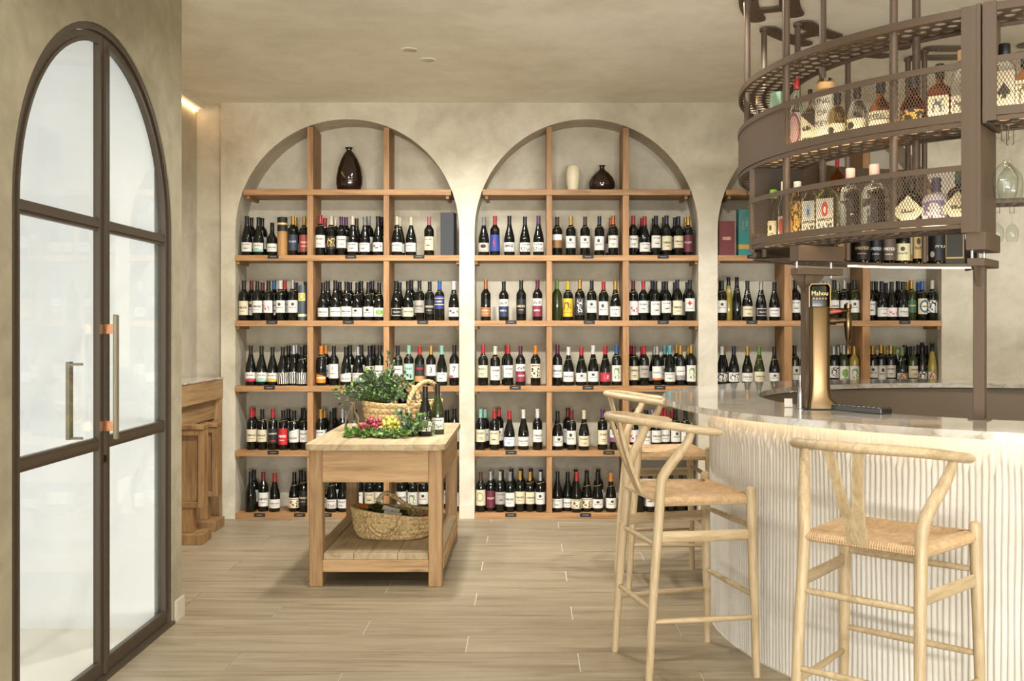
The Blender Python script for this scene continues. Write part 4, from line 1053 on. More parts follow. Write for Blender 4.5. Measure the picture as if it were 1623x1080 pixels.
# key: (base, overlays, words, (z0,z1) or None, half angle)
D = {'w': (W_, None, 'white label'), 'c': (C_, None, 'cream label'), 'k': (K_, txt('#b9ab86', 2), 'black label'), 'gy': ('#9c968c', None, 'grey label'),
     'r': ('#b9252b', txt('#e7d9cf', 2), 'red label'), 'o': ('#d5832d', (('d', .35, .95, '#1a1512'), ('r', 0, 1, .42, .55, '#eadcc5')), 'orange slanted label'), 'y': ('#d6ac27', (('n', .2, .8, .35, .8, '#5d4711', 6), ('r', 0, 1, .2, .23, '#5d4711')), 'yellow label'),
     'wr': (W_, txt()+(('r', 0, 1, 0, .3, '#b4304a'),), 'red-banded label'), 'wm': (W_, txt()+(('r', 0, 1, 0, .3, '#8fc0ae'),), 'mint-banded label'), 'wy': (W_, txt()+(('r', 0, 1, 0, .3, '#d7ad3d'),), 'yellow-banded label'), 'z': (W_, (('z', '#161616'),), 'zebra striped label'),
     'mt': ('#a7cdb9', txt('#40604f', 0)+(('n', .25, .75, .1, .35, '#1f2b25', 5),), 'mint label'), 'dt': ('#2b2624', (('r', 0, 1, 0, .32, '#b98b5e'), ('t', .2, .8, .7, .82, '#a9222d', 24)), 'dark tan label'), 'bl': ('#28356f', (('r', 0, 1, .3, .36, '#d8cba6'), ('r', 0, 1, .78, .84, '#d8cba6'), ('t', .2, .8, .5, .62, '#d8cba6', 24)), 'blue banded label'),
     'db': ('#2b3340', (('t', .2, .8, .5, .62, '#9aa5b5', 24),), 'slate-blue label'), 'rd': ('#8d3a38', (('t', .2, .8, .5, .62, '#d9b9a0', 24), ('t', .2, .8, .3, .38, '#d9b9a0', 24)), 'brick-red label'), 'kg': ('#1a1916', (('n', .2, .8, .2, .85, '#c2a560', 7),), 'black-gold label'),
     'dot': ('#b7b1a4', (('c', .5, .62, .22, '#1d1c1b'), ('t', .3, .7, .15, .22, INK)), 'black-dot label'), 'bolt': ('#2b3d85', (), 'blue label'), 'pat': (W_, (('t', .2, .8, .72, .84, INK, 26), ('n', .08, .92, .08, .5, INK, 9)), 'patterned label'), 'wt': (W_, (('r', 0, 1, 0, .58, '#7e5b34'), ('r', 0, 1, .56, .6, '#c7a260')), 'white-tan label'),
     'tan': ('#9a6a3f', (('t', .2, .8, .6, .72, '#e0c9a0', 22), ('t', .2, .8, .3, .36, '#e0c9a0')), 'tan label'), 'wn': (W_, (('r', 0, 1, 0, .6, '#25304d'), ('t', .2, .8, .7, .85, INK, 22), ('t', .2, .8, .3, .4, '#c9c2b0', 24)), 'white-navy label'), 'wmr': (W_, (('r', 0, 1, 0, .6, '#7b2b3c'), ('t', .2, .8, .7, .85, INK, 22), ('t', .2, .8, .3, .4, '#d9c2b0', 24)), 'white-maroon label'),
     'skel': ('#2c2d30', (('n', .3, .7, .15, .9, '#d0cdc6', 8),), 'charcoal figured label'), 'cross': (W_, (('t', .25, .75, .18, .24, INK),), 'red-cross label'), 'mar': ('#5e2230', (('t', .2, .8, .5, .62, '#c4a18e', 24),), 'maroon label'), 'anim': ('#e0cfae', (('t', .15, .85, .8, .92, INK, 22), ('n', .08, .92, .05, .7, '#33261d', 5)), 'ink-drawing label'),
     'redl': ('#a8263a', (('n', .3, .7, .3, .7, '#e0c7bd', 6),), 'crimson label'), 'wo': (W_, (('r', 0, 1, 0, .14, '#c9622d'), ('t', .2, .8, .5, .6, INK, 26)), 'orange-edged label'), 'wg': (W_, (('r', 0, 1, 0, .35, '#8d8a86'), ('t', .2, .8, .6, .7, INK, 26)), 'white-grey label'), 'wgn': (W_, (('n', .25, .75, .15, .85, '#6f8a4a', 6),), 'green-sprig label'), 'lb': ('#cfdbe0', None, 'pale blue label'),
     'wp': (W_, (('r', 0, 1, 0, .35, '#7d4470'), ('t', .2, .8, .6, .7, INK, 24)), 'white-purple label'), 'wpk': ('#e0d2cb', (('n', .2, .8, .2, .6, '#b04a50', 5),), 'pink printed label'), 'oval': (C_, (('c', .5, .55, .3, '#8f8a5e'), ('c', .5, .55, .22, C_)), 'cream oval label'), 'num3': (W_, (), 'numeral-three label'), 'num7': (W_, (('r', .1, .45, .03, .16, '#b8345a'),), 'numeral-seven label'), 'num1': (W_, (('t', .3, .7, .3, .36, INK),), 'tall white label'),
     'diag': (W_, (('d', -.3, .78, '#15130f'), ('t', .2, .8, .25, .4, INK, 26)), 'slanted white label'), 'orn': ('#cfc193', (('c', .5, .5, .42, '#3b5f86'), ('c', .5, .5, .28, '#e0d7b8'), ('t', .3, .7, .45, .55, INK, 20)), 'ornate round label'), 'blk': (K_, (('r', .06, .94, .1, .9, '#cfcabd'), ('r', .1, .9, .15, .85, K_), ('t', .2, .8, .45, .55, '#cfcabd', 24)), 'framed black label'), 'mtn': (W_, (('n', .15, .85, .35, .75, K_, 4),), 'black-mountain label'),
     'sk': ('#e5e2da', (('n', .15, .85, .1, .9, '#26231f', 7),), 'skull-print label'), 'flor': (W_, (('n', 0, 1, 0, 1, '#5d7b2f', 5), ('n', .1, .9, .1, .9, '#b4372f', 8)), 'flower-print label'), 'bw': ('#d8d4ca', (('n', 0, 1, 0, 1, '#1c1a1a', 6),), 'black-white printed label'), 'grn': ('#3a5a3b', (('t', .2, .8, .5, .62, '#c9b983', 24),), 'green label'), 'gdl': ('#dfe0d2', (('c', .5, .5, .3, '#7da352'), ('t', .25, .75, .05, .15, INK)), 'green-dot label'), 'rk': ('#221e1d', (('t', .15, .85, .6, .7, '#c9c2b4', 22), ('r', .3, .7, .12, .2, '#a22a2a')), 'black-red label'), 'oin': (W_, (('t', .25, .75, .12, .2, INK, 30),), 'bold-lettered label'), 'none': None}
for kk in ('w', 'c', 'gy', 'lb'):
    pass
LZ = {'mt': (.045, .165), 'num3': (.075, .16), 'num7': (.06, .165), 'num1': (.055, .165), 'bolt': (.035, .16), 'y': (.03, .17), 'bl': (.09, .19), 'db': (.04, .16), 'rd': (.03, .16), 'kg': (.05, .15), 'o': (.02, .1), 'z': (.015, .1), 'wt': (.06, .165), 'tan': (.03, .1), 'wn': (.03, .165), 'wmr': (.03, .165), 'skel': (.04, .17), 'mar': (.03, .16), 'anim': (.06, .165), 'dt': (.03, .165), 'k': (.05, .16), 'diag': (.06, .16), 'rk': (.05, .16), 'r': (.04, .165), 'wgn': (.03, .15), 'cross': (.07, .165), 'orn': (.05, .17), 'oval': (.05, .17), 'wmrx': (.05, .15)}
def design(key, kind, var):
    d = D[key]
    base, ov = d[0], d[1]
    if ov is None: ov = txt(INK, var); mk = key+str(var % 4)
    else: mk = key
    m = labmat(mk, base, ov)
    z0, z1 = LABZ[kind]
    if key in LZ and kind == 'B': z0, z1 = LZ[key]
    elif key in ('z', 'o') : z0, z1 = LZ[key]
    elif kind == 'B' and var % 3 == 1: z0, z1 = z0-.018, z1-.004
    elif kind == 'U' and var % 3 == 2: z0, z1 = z0, z1+.008
    if kind == 'U': z1 = min(z1, .112)
    return mk, m, z0, z1, d[2]
cordm = plain('tag_cord', '#b5a06f', .8)
def cord_mesh(kind):
    k = ('cord', kind)
    if k not in MESH:
        bm = bmesh.new(); z = {'B': .222, 'U': .2, 'H': .235, 'P': .165}[kind]; r = rad_at(kind, z)+.0035
        tube(bm, [(r*1.05*math.cos(2*PI*i/18), r*1.05*math.sin(2*PI*i/18), z+.006*math.cos(2*PI*i/18)) for i in range(18)], .0011, 5, closed=True); MESH[k] = bm_mesh(bm, cordm, 180, 'neck_cord')
    return MESH[k]
def tag_mesh(kind):
    k = ('tag', kind)
    if k not in MESH:
        r = RAD[kind]; bm = nbox(-.013, .013, -.001, .001, -.05, 0, .0005)
        z = {'B': .2, 'U': .165, 'H': .2, 'P': .15}[kind]
        bmesh.ops.rotate(bm, verts=bm.verts, cent=(0, 0, 0), matrix=Matrix.Rotation(math.radians({'B': 12, 'U': 22, 'H': 16, 'P': 14}[kind]), 3, 'X'))
        bmesh.ops.translate(bm, verts=bm.verts, vec=(0, -(rad_at(kind, z)+.0025), z)); bmesh.ops.rotate(bm, verts=bm.verts, cent=(0, 0, 0), matrix=Matrix.Rotation(math.radians(-38), 3, 'Z')); MESH[k] = bm_mesh(bm, M['blackm'], None, 'hang_tag')
    return MESH[k]
def bottle(kind, cap, lab, loc, label, group, var=0, glass='dark', rz=0, sc=1.0, cord=False, tg=False, name='wine_bottle', tilt=None):
    b = empty(name, loc, rz, label, 'bottle', group)
    if tilt: b.rotation_euler = tilt
    b.scale = (1, 1, sc)
    link('glass_body', body_mesh(kind, glass), b); link('capsule', cap_mesh(kind, cap), b)
    if lab and lab != 'none':
        mk, m, z0, z1, _ = design(lab, kind, var)
        half = 78 if lab not in ('c_',) else 50
        lo = link('label', uv_patch(mk, RAD[kind], z0, z1, half, m, rf=(lambda z: rad_at(kind, z)) if kind == 'U' else None), b)
        zc = (z0+z1)/2; r = RAD[kind]+.0016
        def pr(me, z): link('label_print', me, lo, (0, -r, z), (PI/2, 0, 0))
        if lab == 'num3': pr(T3, zc)
        if lab == 'num7': pr(T7, zc+.008)
        if lab == 'num1': pr(T1, zc+.02)
        if lab == 'bolt': pr(TB, zc)
        if lab == 'cross': pr(TC, zc+.012)
        if lab == 'oin': pr(TO, zc+.008)
    if cord: link('neck_cord', cord_mesh(kind), b)
    if tg: link('hang_tag', tag_mesh(kind), b)
    return b
ink = plain('print_ink', '#1b1917', .6); redi = plain('print_red', '#b5332d', .6)
TO = text_mesh('OINOZ', .027, ink, bold=.0011)
for v in TO.vertices: a_ = v.co.x*.78/.0425; v.co = (.0425*math.sin(a_), v.co.y, v.co.z-.0425*(1-math.cos(a_)))
T3, T7, T1 = text_mesh('3', .06, ink), text_mesh('7', .06, ink), text_mesh('I', .04, ink)
TB = bpy.data.meshes.new('lettering'); TB.from_pydata([(.004, .035, 0), (-.012, -.003, 0), (-.002, -.001, 0), (-.006, -.036, 0), (.012, .004, 0), (.001, .003, 0)], [], [(0, 1, 2, 5), (5, 2, 3, 4)]); TB.materials.append(redi)
TC = bpy.data.meshes.new('lettering'); q = .006; w = .017; TC.from_pydata([(-q, -w, 0), (q, -w, 0), (q, w, 0), (-q, w, 0), (-w, -q, 0), (w, -q, 0), (w, q, 0), (-w, q, 0)], [], [(0, 1, 2, 3), (4, 5, 6, 7)]); TC.materials.append(redi)

# "zx kind cap label [glass]" per cell; second string: back row "zx cap"
LEFT = {1: ["130 U k w,213 U k wm,305 P k w,380 T,440 B g db,523 B g rd|165 k,238 k,462 g", "630 B r w,705 B c kg,773 B p w,850 U c w,932 U gy w,1022 U k mtn|665 r,730 c,808 p,873 br,958 gy,1048 k", "1150 U c w,1245 U c w,1367 B pk c,1508 X|1170 c"],
        2: ["113 B k c,205 B k w,280 B k wpk,362 B w w,443 B s w,510 T2|165 dr,240 dr,318 b,390 r,466 k,530 k", "650 U k w,735 U k w,810 U k w,882 U k w,957 U k w,1032 U k gdl|682 k,762 k,834 k,908 k,984 k", "1140 U k blk,1225 U k c,1303 B k gy,1372 B k k,1437 B b bl,1538 U w mtn|1168 k,1247 k"],
        3: ["160 U k wr,238 U k wm,320 U k wy,405 U k z,452 U s z,497 U k z,538 B k w|430 k,478 s,514 k", "637 B o o,722 B k num1,805 U k diag,885 U s w,965 B k c,1035 B k w|668 o,832 k,908 k,990 k", "1155 B k w,1230 B mt mt,1303 B r dt,1380 B g num3,1453 U mt w,1538 B k num7|"],
        4: ["165 B r c,238 B k c,310 B r rk,380 B k r,485 B k diag,535 B k w|180 r,415 k,512 k", "635 B g w,705 U k w,780 B s w,868 B k w|660 g,725 k,802 s", "1400 B k w,1475 U k w,1550 B k w|1490 k"],
        5: ["160 U k none,245 B dr w,322 U r w,465 U k anim,522 B k k|182 k,500 k", "645 U k flor,720 U k pat,762 U k w,890 B k w,965 B k c,1038 B k w|740 k", "1180 B k w,1255 B k wgn,1330 B k w,1550 B k wpk|1230 k,1500 k"]}
MID = {1: ["98 U gy dot,190 B r bolt,288 U k oin,393 U k pat,485 U p pat|", "612 B br wt,704 B g w,800 B br w,897 B n w,990 B cu w|975 cu", "1125 B r w,1203 U r w,1280 B k w,1352 B n c,1432 B n c,1515 B g mar|1185 r,1265 k,1335 k,1408 k,1492 g"],
       2: ["128 B cu tan,250 B k wn,368 B k k,478 B m wmr|", "607 B gn none green,685 B y y,765 B g skel,845 B k w,925 B r w,1005 U g w|", "1120 B dr wpk,1195 B r w,1275 B k w,1350 B k w,1425 B k c,1510 B k cross|1255 k,1330 k,1408 k,1492 k"],
       3: ["110 B r c,192 B c w,280 B r w,363 B m wmr,465 B o anim|268 r", "613 B m w,688 U w w,775 U r w,855 U w w,937 U r redl,1013 B b wgn|", "1130 B dr c,1200 B r gy,1288 B s wo,1375 U te w,1445 B g wg,1520 B g wgn|1112 r,1176 r,1270 s,1338 te,1420 g,1498 g"],
       4: ["92 B mt c,187 B r c,288 U r lb,383 U w w,478 B w w|122 mt,217 r", "613 U k w,708 B dr w,793 U c c,918 B p c,1000 B k wp|683 dr", "1128 B m wpk,1220 B k w,1285 B s w,1345 B r w,1400 B k w,1480 B k w|1262 s,1330 r,1372 r"],
       5: ["97 B br oval,160 B s mar,225 B s gy,284 B gy w,350 B g c,425 B g c,497 B s w|174 s,238 k,303 k,368 k,440 k,508 k", "597 U k w,660 U k w,732 U r anim,805 U k anim,885 U k w,975 U o w|738 k,812 k,890 k", "1175 B k none,1240 B k w,1310 B k none,1390 B k w,1450 B k none,1505 B k none|"]}
RGT = {2: ["70 B k w,122 H k none yellow,188 H k none,262 U k c,350 U s blk,435 U k w|90 k", "572 B k w,612 B s w,700 B s w,825 B k w green,890 B s w,955 B k w green|705 s,757 s,845 s,915 k", "1062 B k w,1115 U k w,1187 U k wpk,1252 U k w,1312 B g grn green,1378 B b orn,1450 B c bw|1088 k,1152 k,1230 k,1295 g,1355 b"],
       3: ["85 U w bw,175 U n sk,262 U g w,338 U gn c green,435 U k w|110 g", "572 B k w,612 B s w,690 B k w,822 B s sk,888 B s gdl green,955 B g wgn yellow|795 s,845 s,868 s,925 g", "1068 B g w,1125 B g w,1188 B g w,1248 U gn flor,1315 B k c green,1385 H k bw,1450 H k flor yellow|1090 g,1150 g,1205 gn,1270 k,1292 k,1368 k,1408 k"]}
BAY = ['left', 'centre', 'right']; ROWN = {1: 'top', 2: 'second', 3: 'third', 4: 'fourth', 5: 'bottom'}
WC = [0]
def tube_box(kind, X, Y, Z, niche, rown, bay):
    if kind == 'T':
        t = empty('gift_tube', (X, Y, Z), 0, 'tan and black cylindrical gift tube, top row, left niche', 'gift tube')
        bm = bmesh.new(); lathe(bm, [(0, 0), (.038, 0), (.038, .185), (0, .185)], 24); obj('body', bm, plain('tube_tan', '#a77b47', .5), t, 40)
        bm = bmesh.new(); lathe(bm, [(.0385, .185), (.0385, .29), (.036, .293), (0, .293)], 24); obj('lid', bm, M['blackm'], t, 40)
        bm = bmesh.new(); lathe(bm, [(.0388, .235), (.0388, .25)], 24); obj('gold_band', bm, plain('gold_print', '#d9b774', .4, .3), t, 40)
    elif kind == 'T2':
        t = empty('gift_tube', (X, Y, Z), 0, 'slate grey gift tube with yellow seal, second row, left niche', 'gift tube')
        bm = bmesh.new(); lathe(bm, [(0, 0), (.034, 0), (.034, .265), (.032, .268), (0, .268)], 24); obj('body', bm, plain('tube_slate', '#3f4850', .5), t, 40)
        bm = bmesh.new(); lathe(bm, [(.0346, .03), (.0346, .05)], 24); obj('lower_band', bm, plain('tube_cream', '#d8cfa8', .5), t, 40)
        link('seal', uv_patch('seal', .0343, .15, .21, 50, labmat('seal', '#d9c46e', (('c', .5, .5, .35, '#8d7a34'), ('c', .5, .5, .25, '#e0d28d')))), t)
    else:
        t = empty('gift_box', (X, Y, Z), math.radians(-8), 'tall slate grey gift box at the right end, top row, left niche', 'gift box')
        obj('carton', nbox(-.052, .052, -.052, .052, 0, .325, .0015), plain('box_slate', '#2b2e31', .55), t)
        b_ = bmesh.new(); lathe(b_, [(.017, -.0005), (.021, -.0005), (.021, .0005), (.017, .0005), (.017, -.0005)], 24); obj('ring_emblem', b_, plain('box_print', '#15171a', .4), t, None, (.012, -.0525, .24), (PI/2, 0, 0))
def fill(ni, data, off, scl):
    c = NC[ni]
    for row, cells in data.items():
        z = ZT[row]
        for bi, cs in enumerate(cells):
            x0 = c-NR+.004 if bi == 0 else DIVX[ni][bi-1][1]; x1 = DIVX[ni][bi][0] if bi < 2 else c+NR-.004
            if row == 1: x0, x1 = (x0+(.02 if bi == 0 else 0)), (x1-(.02 if bi == 2 else 0))
            fr, bk = cs.split('|'); items = []
            for q, part in enumerate((fr, bk)):
                for s in [a for a in part.split(',') if a]:
                    w = s.split()
                    Y = YB+(.075 if q == 0 else .185)+random.uniform(-.008, .012)
                    X = pxX(off+float(w[0])*scl, Y)
                    if q == 0: kind = w[1]; cap = w[2] if len(w) > 2 else None; lab = w[3] if len(w) > 3 else None; gl = w[4] if len(w) > 4 else 'dark'
                    else: kind = 'U' if random.random() < .3 else 'B'; cap = w[1]; lab = 'w'; gl = 'dark'
                    r = {'T': .039, 'T2': .035, 'X': .062}.get(kind) or RAD[kind]
                    items.append([X, Y, r, kind, cap, lab, gl, q])
            for it in range(160):           # keep neighbours clear of each other and of the uprights
                for i in range(len(items)):
                    a = items[i]
                    for j in range(i+1, len(items)):
                        b = items[j]; dx, dy = b[0]-a[0], b[1]-a[1]; d = math.hypot(dx, dy); need = a[2]+b[2]+.0015
                        if d < need:
                            if d < 1e-5: dx, dy, d = .01, .004, .0108
                            k = (need-d)/d*.5; dy2 = dy if abs(dy) > .004 else .006*(1 if (i+j) % 2 else -1)
                            a[0] -= dx*k*.8; b[0] += dx*k*.8; a[1] -= dy2*k*1.3; b[1] += dy2*k*1.3
                    a[0] = min(max(a[0], x0+a[2]+.002), x1-a[2]-.002); a[1] = min(max(a[1], YB+a[2]+.004), YR-a[2]-.003)
            cnt = [0, 0]
            for X, Y, r, kind, cap, lab, gl, q in sorted(items, key=lambda t: (t[7], t[0])):
                if kind in ('T', 'T2', 'X'): tube_box(kind, X, Y, z, ni, row, bi); continue
                WC[0] += 1; v = WC[0]*7 % 11
                place = '%s from left, %s row, %s niche, %s bay' % (ORD[cnt[q]], ROWN[row], NN[ni], BAY[bi]); cnt[q] += 1
                if q == 0: txt_ = '%s-capped wine bottle with %s, %s' % (CAP[cap][1], D[lab][2] if lab != 'none' else 'no label', place)
                else: txt_ = '%s-capped wine bottle behind front bottles, %s' % (CAP[cap][1], place)
                bottle(kind, cap, lab, (X, Y, z), txt_, 'wine bottles in the %s niche' % NN[ni], v, gl, math.radians(random.uniform(-14, 14)), random.uniform(.98, 1.03), cord=(q == 0 and v in (1, 2, 4, 5, 8, 9)), tg=(q == 0 and v in (2, 8) or (ni == 0 and row == 1 and q == 0 and v % 2 == 0)))
fill(0, LEFT, 360, 380/1623); fill(1, MID, 740, 380/1623); fill(2, RGT, 1120, 400/1623)
# gift boxes in the right niche
for px, w, h, colr, nm, lb_ in ((1150, .118, .262, '#6d2a2b', 'gift_box', 'maroon gift box on the top row of the right niche'), (1179, .1, .355, '#2f7f7c', 'gift_box', 'teal gift box with gold band on the top row of the right niche')):
    g = empty(nm, (pxX(px, YB+.09), YB+.09, ZT[1]), 0, lb_, 'gift box', 'gift boxes in the right niche')
    obj('carton', nbox(-w/2, w/2, -.05, .05, 0, h, .0015), plain('box_'+colr, colr, .5), g)
    if h > .3: obj('gold_band', nbox(-w/2-.0006, w/2+.0006, -.0508, .0508, .05, .085), plain('gold_band', '#c6a052', .4, .4), g)
    else:
        me = bpy.data.meshes.new('printed_name'); me.from_pydata([(-.035, -.0508, .11), (.035, -.0508, .11), (.035, -.0508, .15), (-.035, -.0508, .15)], [], [(0, 1, 2, 3)]); me.materials.append(labmat('box_name', colr, (('t', .05, .95, .2, .8, '#d2b090', 16),)))
        ul = me.uv_layers.new(name='UVMap')
        for i_, uv_ in enumerate(((0, 0), (1, 0), (1, 1), (0, 1))): ul.data[i_].uv = uv_
        link('printed_name', me, g)
# ------------------------------------------------------------------ shelf tags
TAGS = [(0, 1, (433, 556, 664)), (0, 2, (431, 552, 670)), (0, 3, (427,)), (0, 4, (433,)), (0, 5, (411.5, 475, 517)), (1, 1, (932, 1051)), (1, 2, (810, 934, 1051)), (1, 3, (816.6, 932, 1046)), (1, 4, (810, 965, 1044)), (1, 5, (809.5, 928)), (2, 1, (1193,)), (2, 2, (1191.5, 1434))]
tme = bm_mesh(nbox(-.042, .042, -.0025, 0, -.026, .001, .0006), M['blackm'], None, 'plate'); tink = plain('tag_print', '#8f8c86', .6)
tl = bm_mesh(nbox(-.022, .022, -.003, -.0025, -.014, -.0105), tink, None, 'print_line')
for ni, row, pxs in TAGS:
    for i, px in enumerate(pxs):
        Y = YB-.012; g = empty('shelf_tag', (pxX(px, Y), Y-.0005, ZT[row]), 0, 'small black shelf tag, %s from left on the %s row shelf edge, %s niche' % (ORD[i], ROWN[row], NN[ni]), 'shelf tag', 'black shelf tags')
        link('plate', tme, g); link('print_line', tl, g)
# ------------------------------------------------------------------ bottles on and in the table display
G = 'wine bottles on the pine table'
bottle('U', 'k', 'bw', (pxX(674, 6.22), 6.22, zt), 'wine bottle with black-and-white cow-print label on the tabletop, left of two', G, 0, 'dark', .1)
bottle('U', 'k', 'pat', (pxX(693.5, 6.33), 6.33, zt), 'olive glass wine bottle on the tabletop, right of the pair', G, 0, 'green', -.1, 1.03)
bottle('B', 'g', 'none', (-.80, 6.64, .815), 'gold-capped wine bottle standing in the tabletop basket', G, 0, 'dark', 0, 1)
bottle('B', 'r', 'w', (-.725, 6.24, .29), 'red-capped wine bottle lying in the lower basket, neck to the left', G, 1, 'green', tilt=(0, math.radians(-80), math.radians(5)))
bottle('B', 'o', 'w', (-.745, 6.33, .295), 'orange-capped wine bottle lying at the back of the lower basket', G, 1, 'green', tilt=(0, math.radians(-78), math.radians(-6)))
bottle('B', 'r', 'w', (-.90, 6.21, .235), 'red-capped wine bottle lying in the lower basket, neck to the right', G, 2, 'dark', tilt=(0, math.radians(74), math.radians(-4)))

# ================================================================== SPIRITS ON THE RACK
SG = dict(clear=realglass('gin_glass', (.95, .97, .96, 1), .03, 1.25), amber=realglass('whisky_glass', (.72, .25, .05, 1), .03, 1.25), dkamber=realglass('bourbon_glass', (.45, .10, .03, 1), .03, 1.25), gold=realglass('reposado_glass', (.88, .66, .22, 1), .03, 1.25),
          lime=realglass('lime_glass', (.62, .85, .2, 1), .03, 1.25), straw=realglass('pale_glass', (.93, .86, .6, 1), .03, 1.25), dark=plain('apothecary_glass', '#14100e', .1), white=plain('white_flagon', '#c9c2c4', .35), green=plain('green_tin', '#8fb092', .5))
def spirit(px, wpx, ytop, z0, glass, cap, caph, shape, lab, label, far=False, R=1.405, colr=None, depth=.75, group='spirits on the hanging rack', fb=.62, rn=.22, flat=False, extra=None, hfix=None, name='spirit_bottle'):
    a = angle_at(px, R, far); X, Y, _ = wpol(R, a); s = F/Y
    w = wpx/s; h = (H+(CY-ytop)*Y/F-z0) if hfix is None else hfix
    rz = -math.atan2(X, Y); ro = math.radians(a+90); ro = (ro+PI) % (2*PI)-PI
    b = empty(name, (X, Y, z0), rz*.55+ro*.45 if not far else rz, label, 'bottle' if name == 'spirit_bottle' else 'box', group)
    r = w/2
    hb = h-caph
    bm = bmesh.new()
    if shape == 'round':
        lathe(bm, [(0, .004), (r*.9, 0), (r, .006), (r, hb*fb), (r*.95, hb*(fb+.06)), (r*.72, hb*(fb+.15)), (r*rn*1.4, hb*(fb+.23)), (r*rn, hb*(fb+.29)), (r*rn, hb*.97), (r*rn*1.2, hb*.975), (r*rn*1.2, hb), (0, hb)], 28)
    elif shape == 'dome':
        P = [(0, .004), (r*.9, 0), (r, .006), (r*1.0, hb*fb*.8)]+[(r*(rn+(1-rn)*math.cos(t*PI/2)), hb*fb*.8+(hb*.9-hb*fb*.8)*math.sin(t*PI/2)) for t in (.15, .3, .45, .6, .75, .88, 1)]+[(r*rn, hb), (0, hb)]
        lathe(bm, P, 28)
    elif shape == 'square':
        d = w*depth; c = min(w, d)*.18
        loft(bm, [(w*.94, d*.94, c, 0, 0), (w, d, c, .006, 0), (w, d, c, hb*fb, 0), (w*.93, d*.93, c, hb*(fb+.07), 0), (w*.6, d*.62, c, hb*(fb+.14), 0), (w*rn*1.1, w*rn*1.1, w*rn*.5, hb*(fb+.2), 0), (w*rn, w*rn, w*rn*.49, hb, 0)])
    elif shape == 'box':
        d = w*depth; loft(bm, [(w, d, .003, 0, 0), (w, d, .003, hb, 0)])
    if shape == 'dome' and 'facet' == extra:
        for v in bm.verts:
            ang = math.atan2(v.co.y, v.co.x)
            if v.co.z < hb*.7: k = 1+.02*math.cos(ang*14); v.co.x *= k; v.co.y *= k
    obj('body', bm, SG[glass] if glass in SG else glass, b, 40)
    if caph > 0:
        rc = r*rn*1.35; bm = bmesh.new(); lathe(bm, [(rc*.92, hb-.012), (rc, hb-.008), (rc, hb+caph-.003), (rc*.9, hb+caph), (0, hb+caph)], 20); obj('stopper', bm, cap, b, 40)
    if lab:
        key, base, ov, z0f, z1f, half = lab
        m = labmat(key, base, ov); za, zb = hb*z0f, hb*z1f
        if shape in ('round', 'dome'): lo = link('label', uv_patch(key, r, za, zb, half, m), b)
        else:
            d = w*depth/2+.0008; me = bpy.data.meshes.new('label'); k = half/90; me.from_pydata([(-w/2*k, -d, za), (w/2*k, -d, za), (w/2*k, -d, zb), (-w/2*k, -d, zb)], [], [(0, 1, 2, 3)]); me.materials.append(m)
            ul = me.uv_layers.new(name='UVMap')
            for i, uv in enumerate(((0, 0), (1, 0), (1, 1), (0, 1))): ul.data[i].uv = uv
            lo = link('label', me, b)
        return b, lo, w, hb
    return b, None, w, hb
ck = plain('cork', '#c79d6b', .7); kc = plain('stopper_black', '#171514', .4); wc = plain('stopper_white', '#d9d6cc', .5); rc_ = plain('stopper_red', '#9d2a2c', .4); pkc = plain('stopper_pink', '#d8b3a2', .6); lc = plain('stopper_lime', '#8fc13b', .5); dgc = plain('stopper_green', '#2c4a3c', .5)
def onlabel(b, w, txt_, size, z, m=None, y=None, x=0): link('lettering', text_mesh(txt_, size, m or ink), b, (x, y if y is not None else -(w/2+.0022), z), (PI/2, 0, 0))
ZU, ZL = 2.2075, 1.829
T_ = lambda *a: tuple(a)
# upper tier, left to right
spirit(1200, 11, 152, ZU, 'clear', ck, .03, 'round', ('up_s', '#e0dccf', txt(INK, 2), .1, .5, 70), 'slim clear bottle with cork at the solid end of the upper tray', R=1.42)
spirit(1209, 14, 173, ZU, 'straw', wc, .02, 'round', None, 'small pale bottle with round stopper at the left end of the upper tray', R=1.36)
spirit(1233, 20, 147, ZU, SG['green'], kc, 0, 'box', None, 'pale green carton on the upper tray behind the solid sheet', R=1.37, name='spirit_carton')
spirit(1262.6, 22, 125, ZU, 'clear', rc_, .035, 'round', ('up_c', '#d9cfc8', (('c', .5, .55, .45, '#94525a'), ('c', .5, .55, .36, '#c9a8a6')), .1, .62, 70), 'clear bottle with red stopper and round pink label on the upper tray', fb=.6, rn=.3)
b, lo, w, hb = spirit(1284, 24, 142, ZU, 'straw', kc, .03, 'square', ('up_d', '#e6ddbf', (('d', .35, .95, '#3b342b'), ('t', .1, .7, .55, .68, INK, 14), ('t', .1, .7, .3, .38, INK, 18)), .02, .7, 88), 'cream slant-labelled bottle with black stopper on the upper tray', depth=.6)
b, lo, w, hb = spirit(1309, 33, 131, ZU, 'straw', ck, .038, 'round', ('up_w', '#ece4cf', (('t', .1, .9, .1, .14, INK, 30),), .02, .93, 84), 'large white-labelled bottle with broad wooden stopper on the upper tray', fb=.92, rn=.62)
for t, z in (('LING', .80), ('OF', .6), ('KEY', .42)): onlabel(lo, w, t, .034, hb*z, plain('label_ink_grey', '#55504a', .6))
lb5 = lambda k: (k, '#ded6b4', (('c', .32, .62, .2, '#25221e'), ('t', .1, .9, .2, .36, INK, 18)), .12, .5, 76)
spirit(1327.5, 29, 148, ZU, 'gold', kc, .035, 'dome', lb5('up_p'), 'golden bottle with portrait label and black stopper on the upper tray', fb=.6, rn=.3)
spirit(1358.7, 31, 138, ZU, 'clear', kc, .035, 'dome', lb5('up_p'), 'clear bottle with portrait label and black stopper on the upper tray', fb=.6, rn=.3)
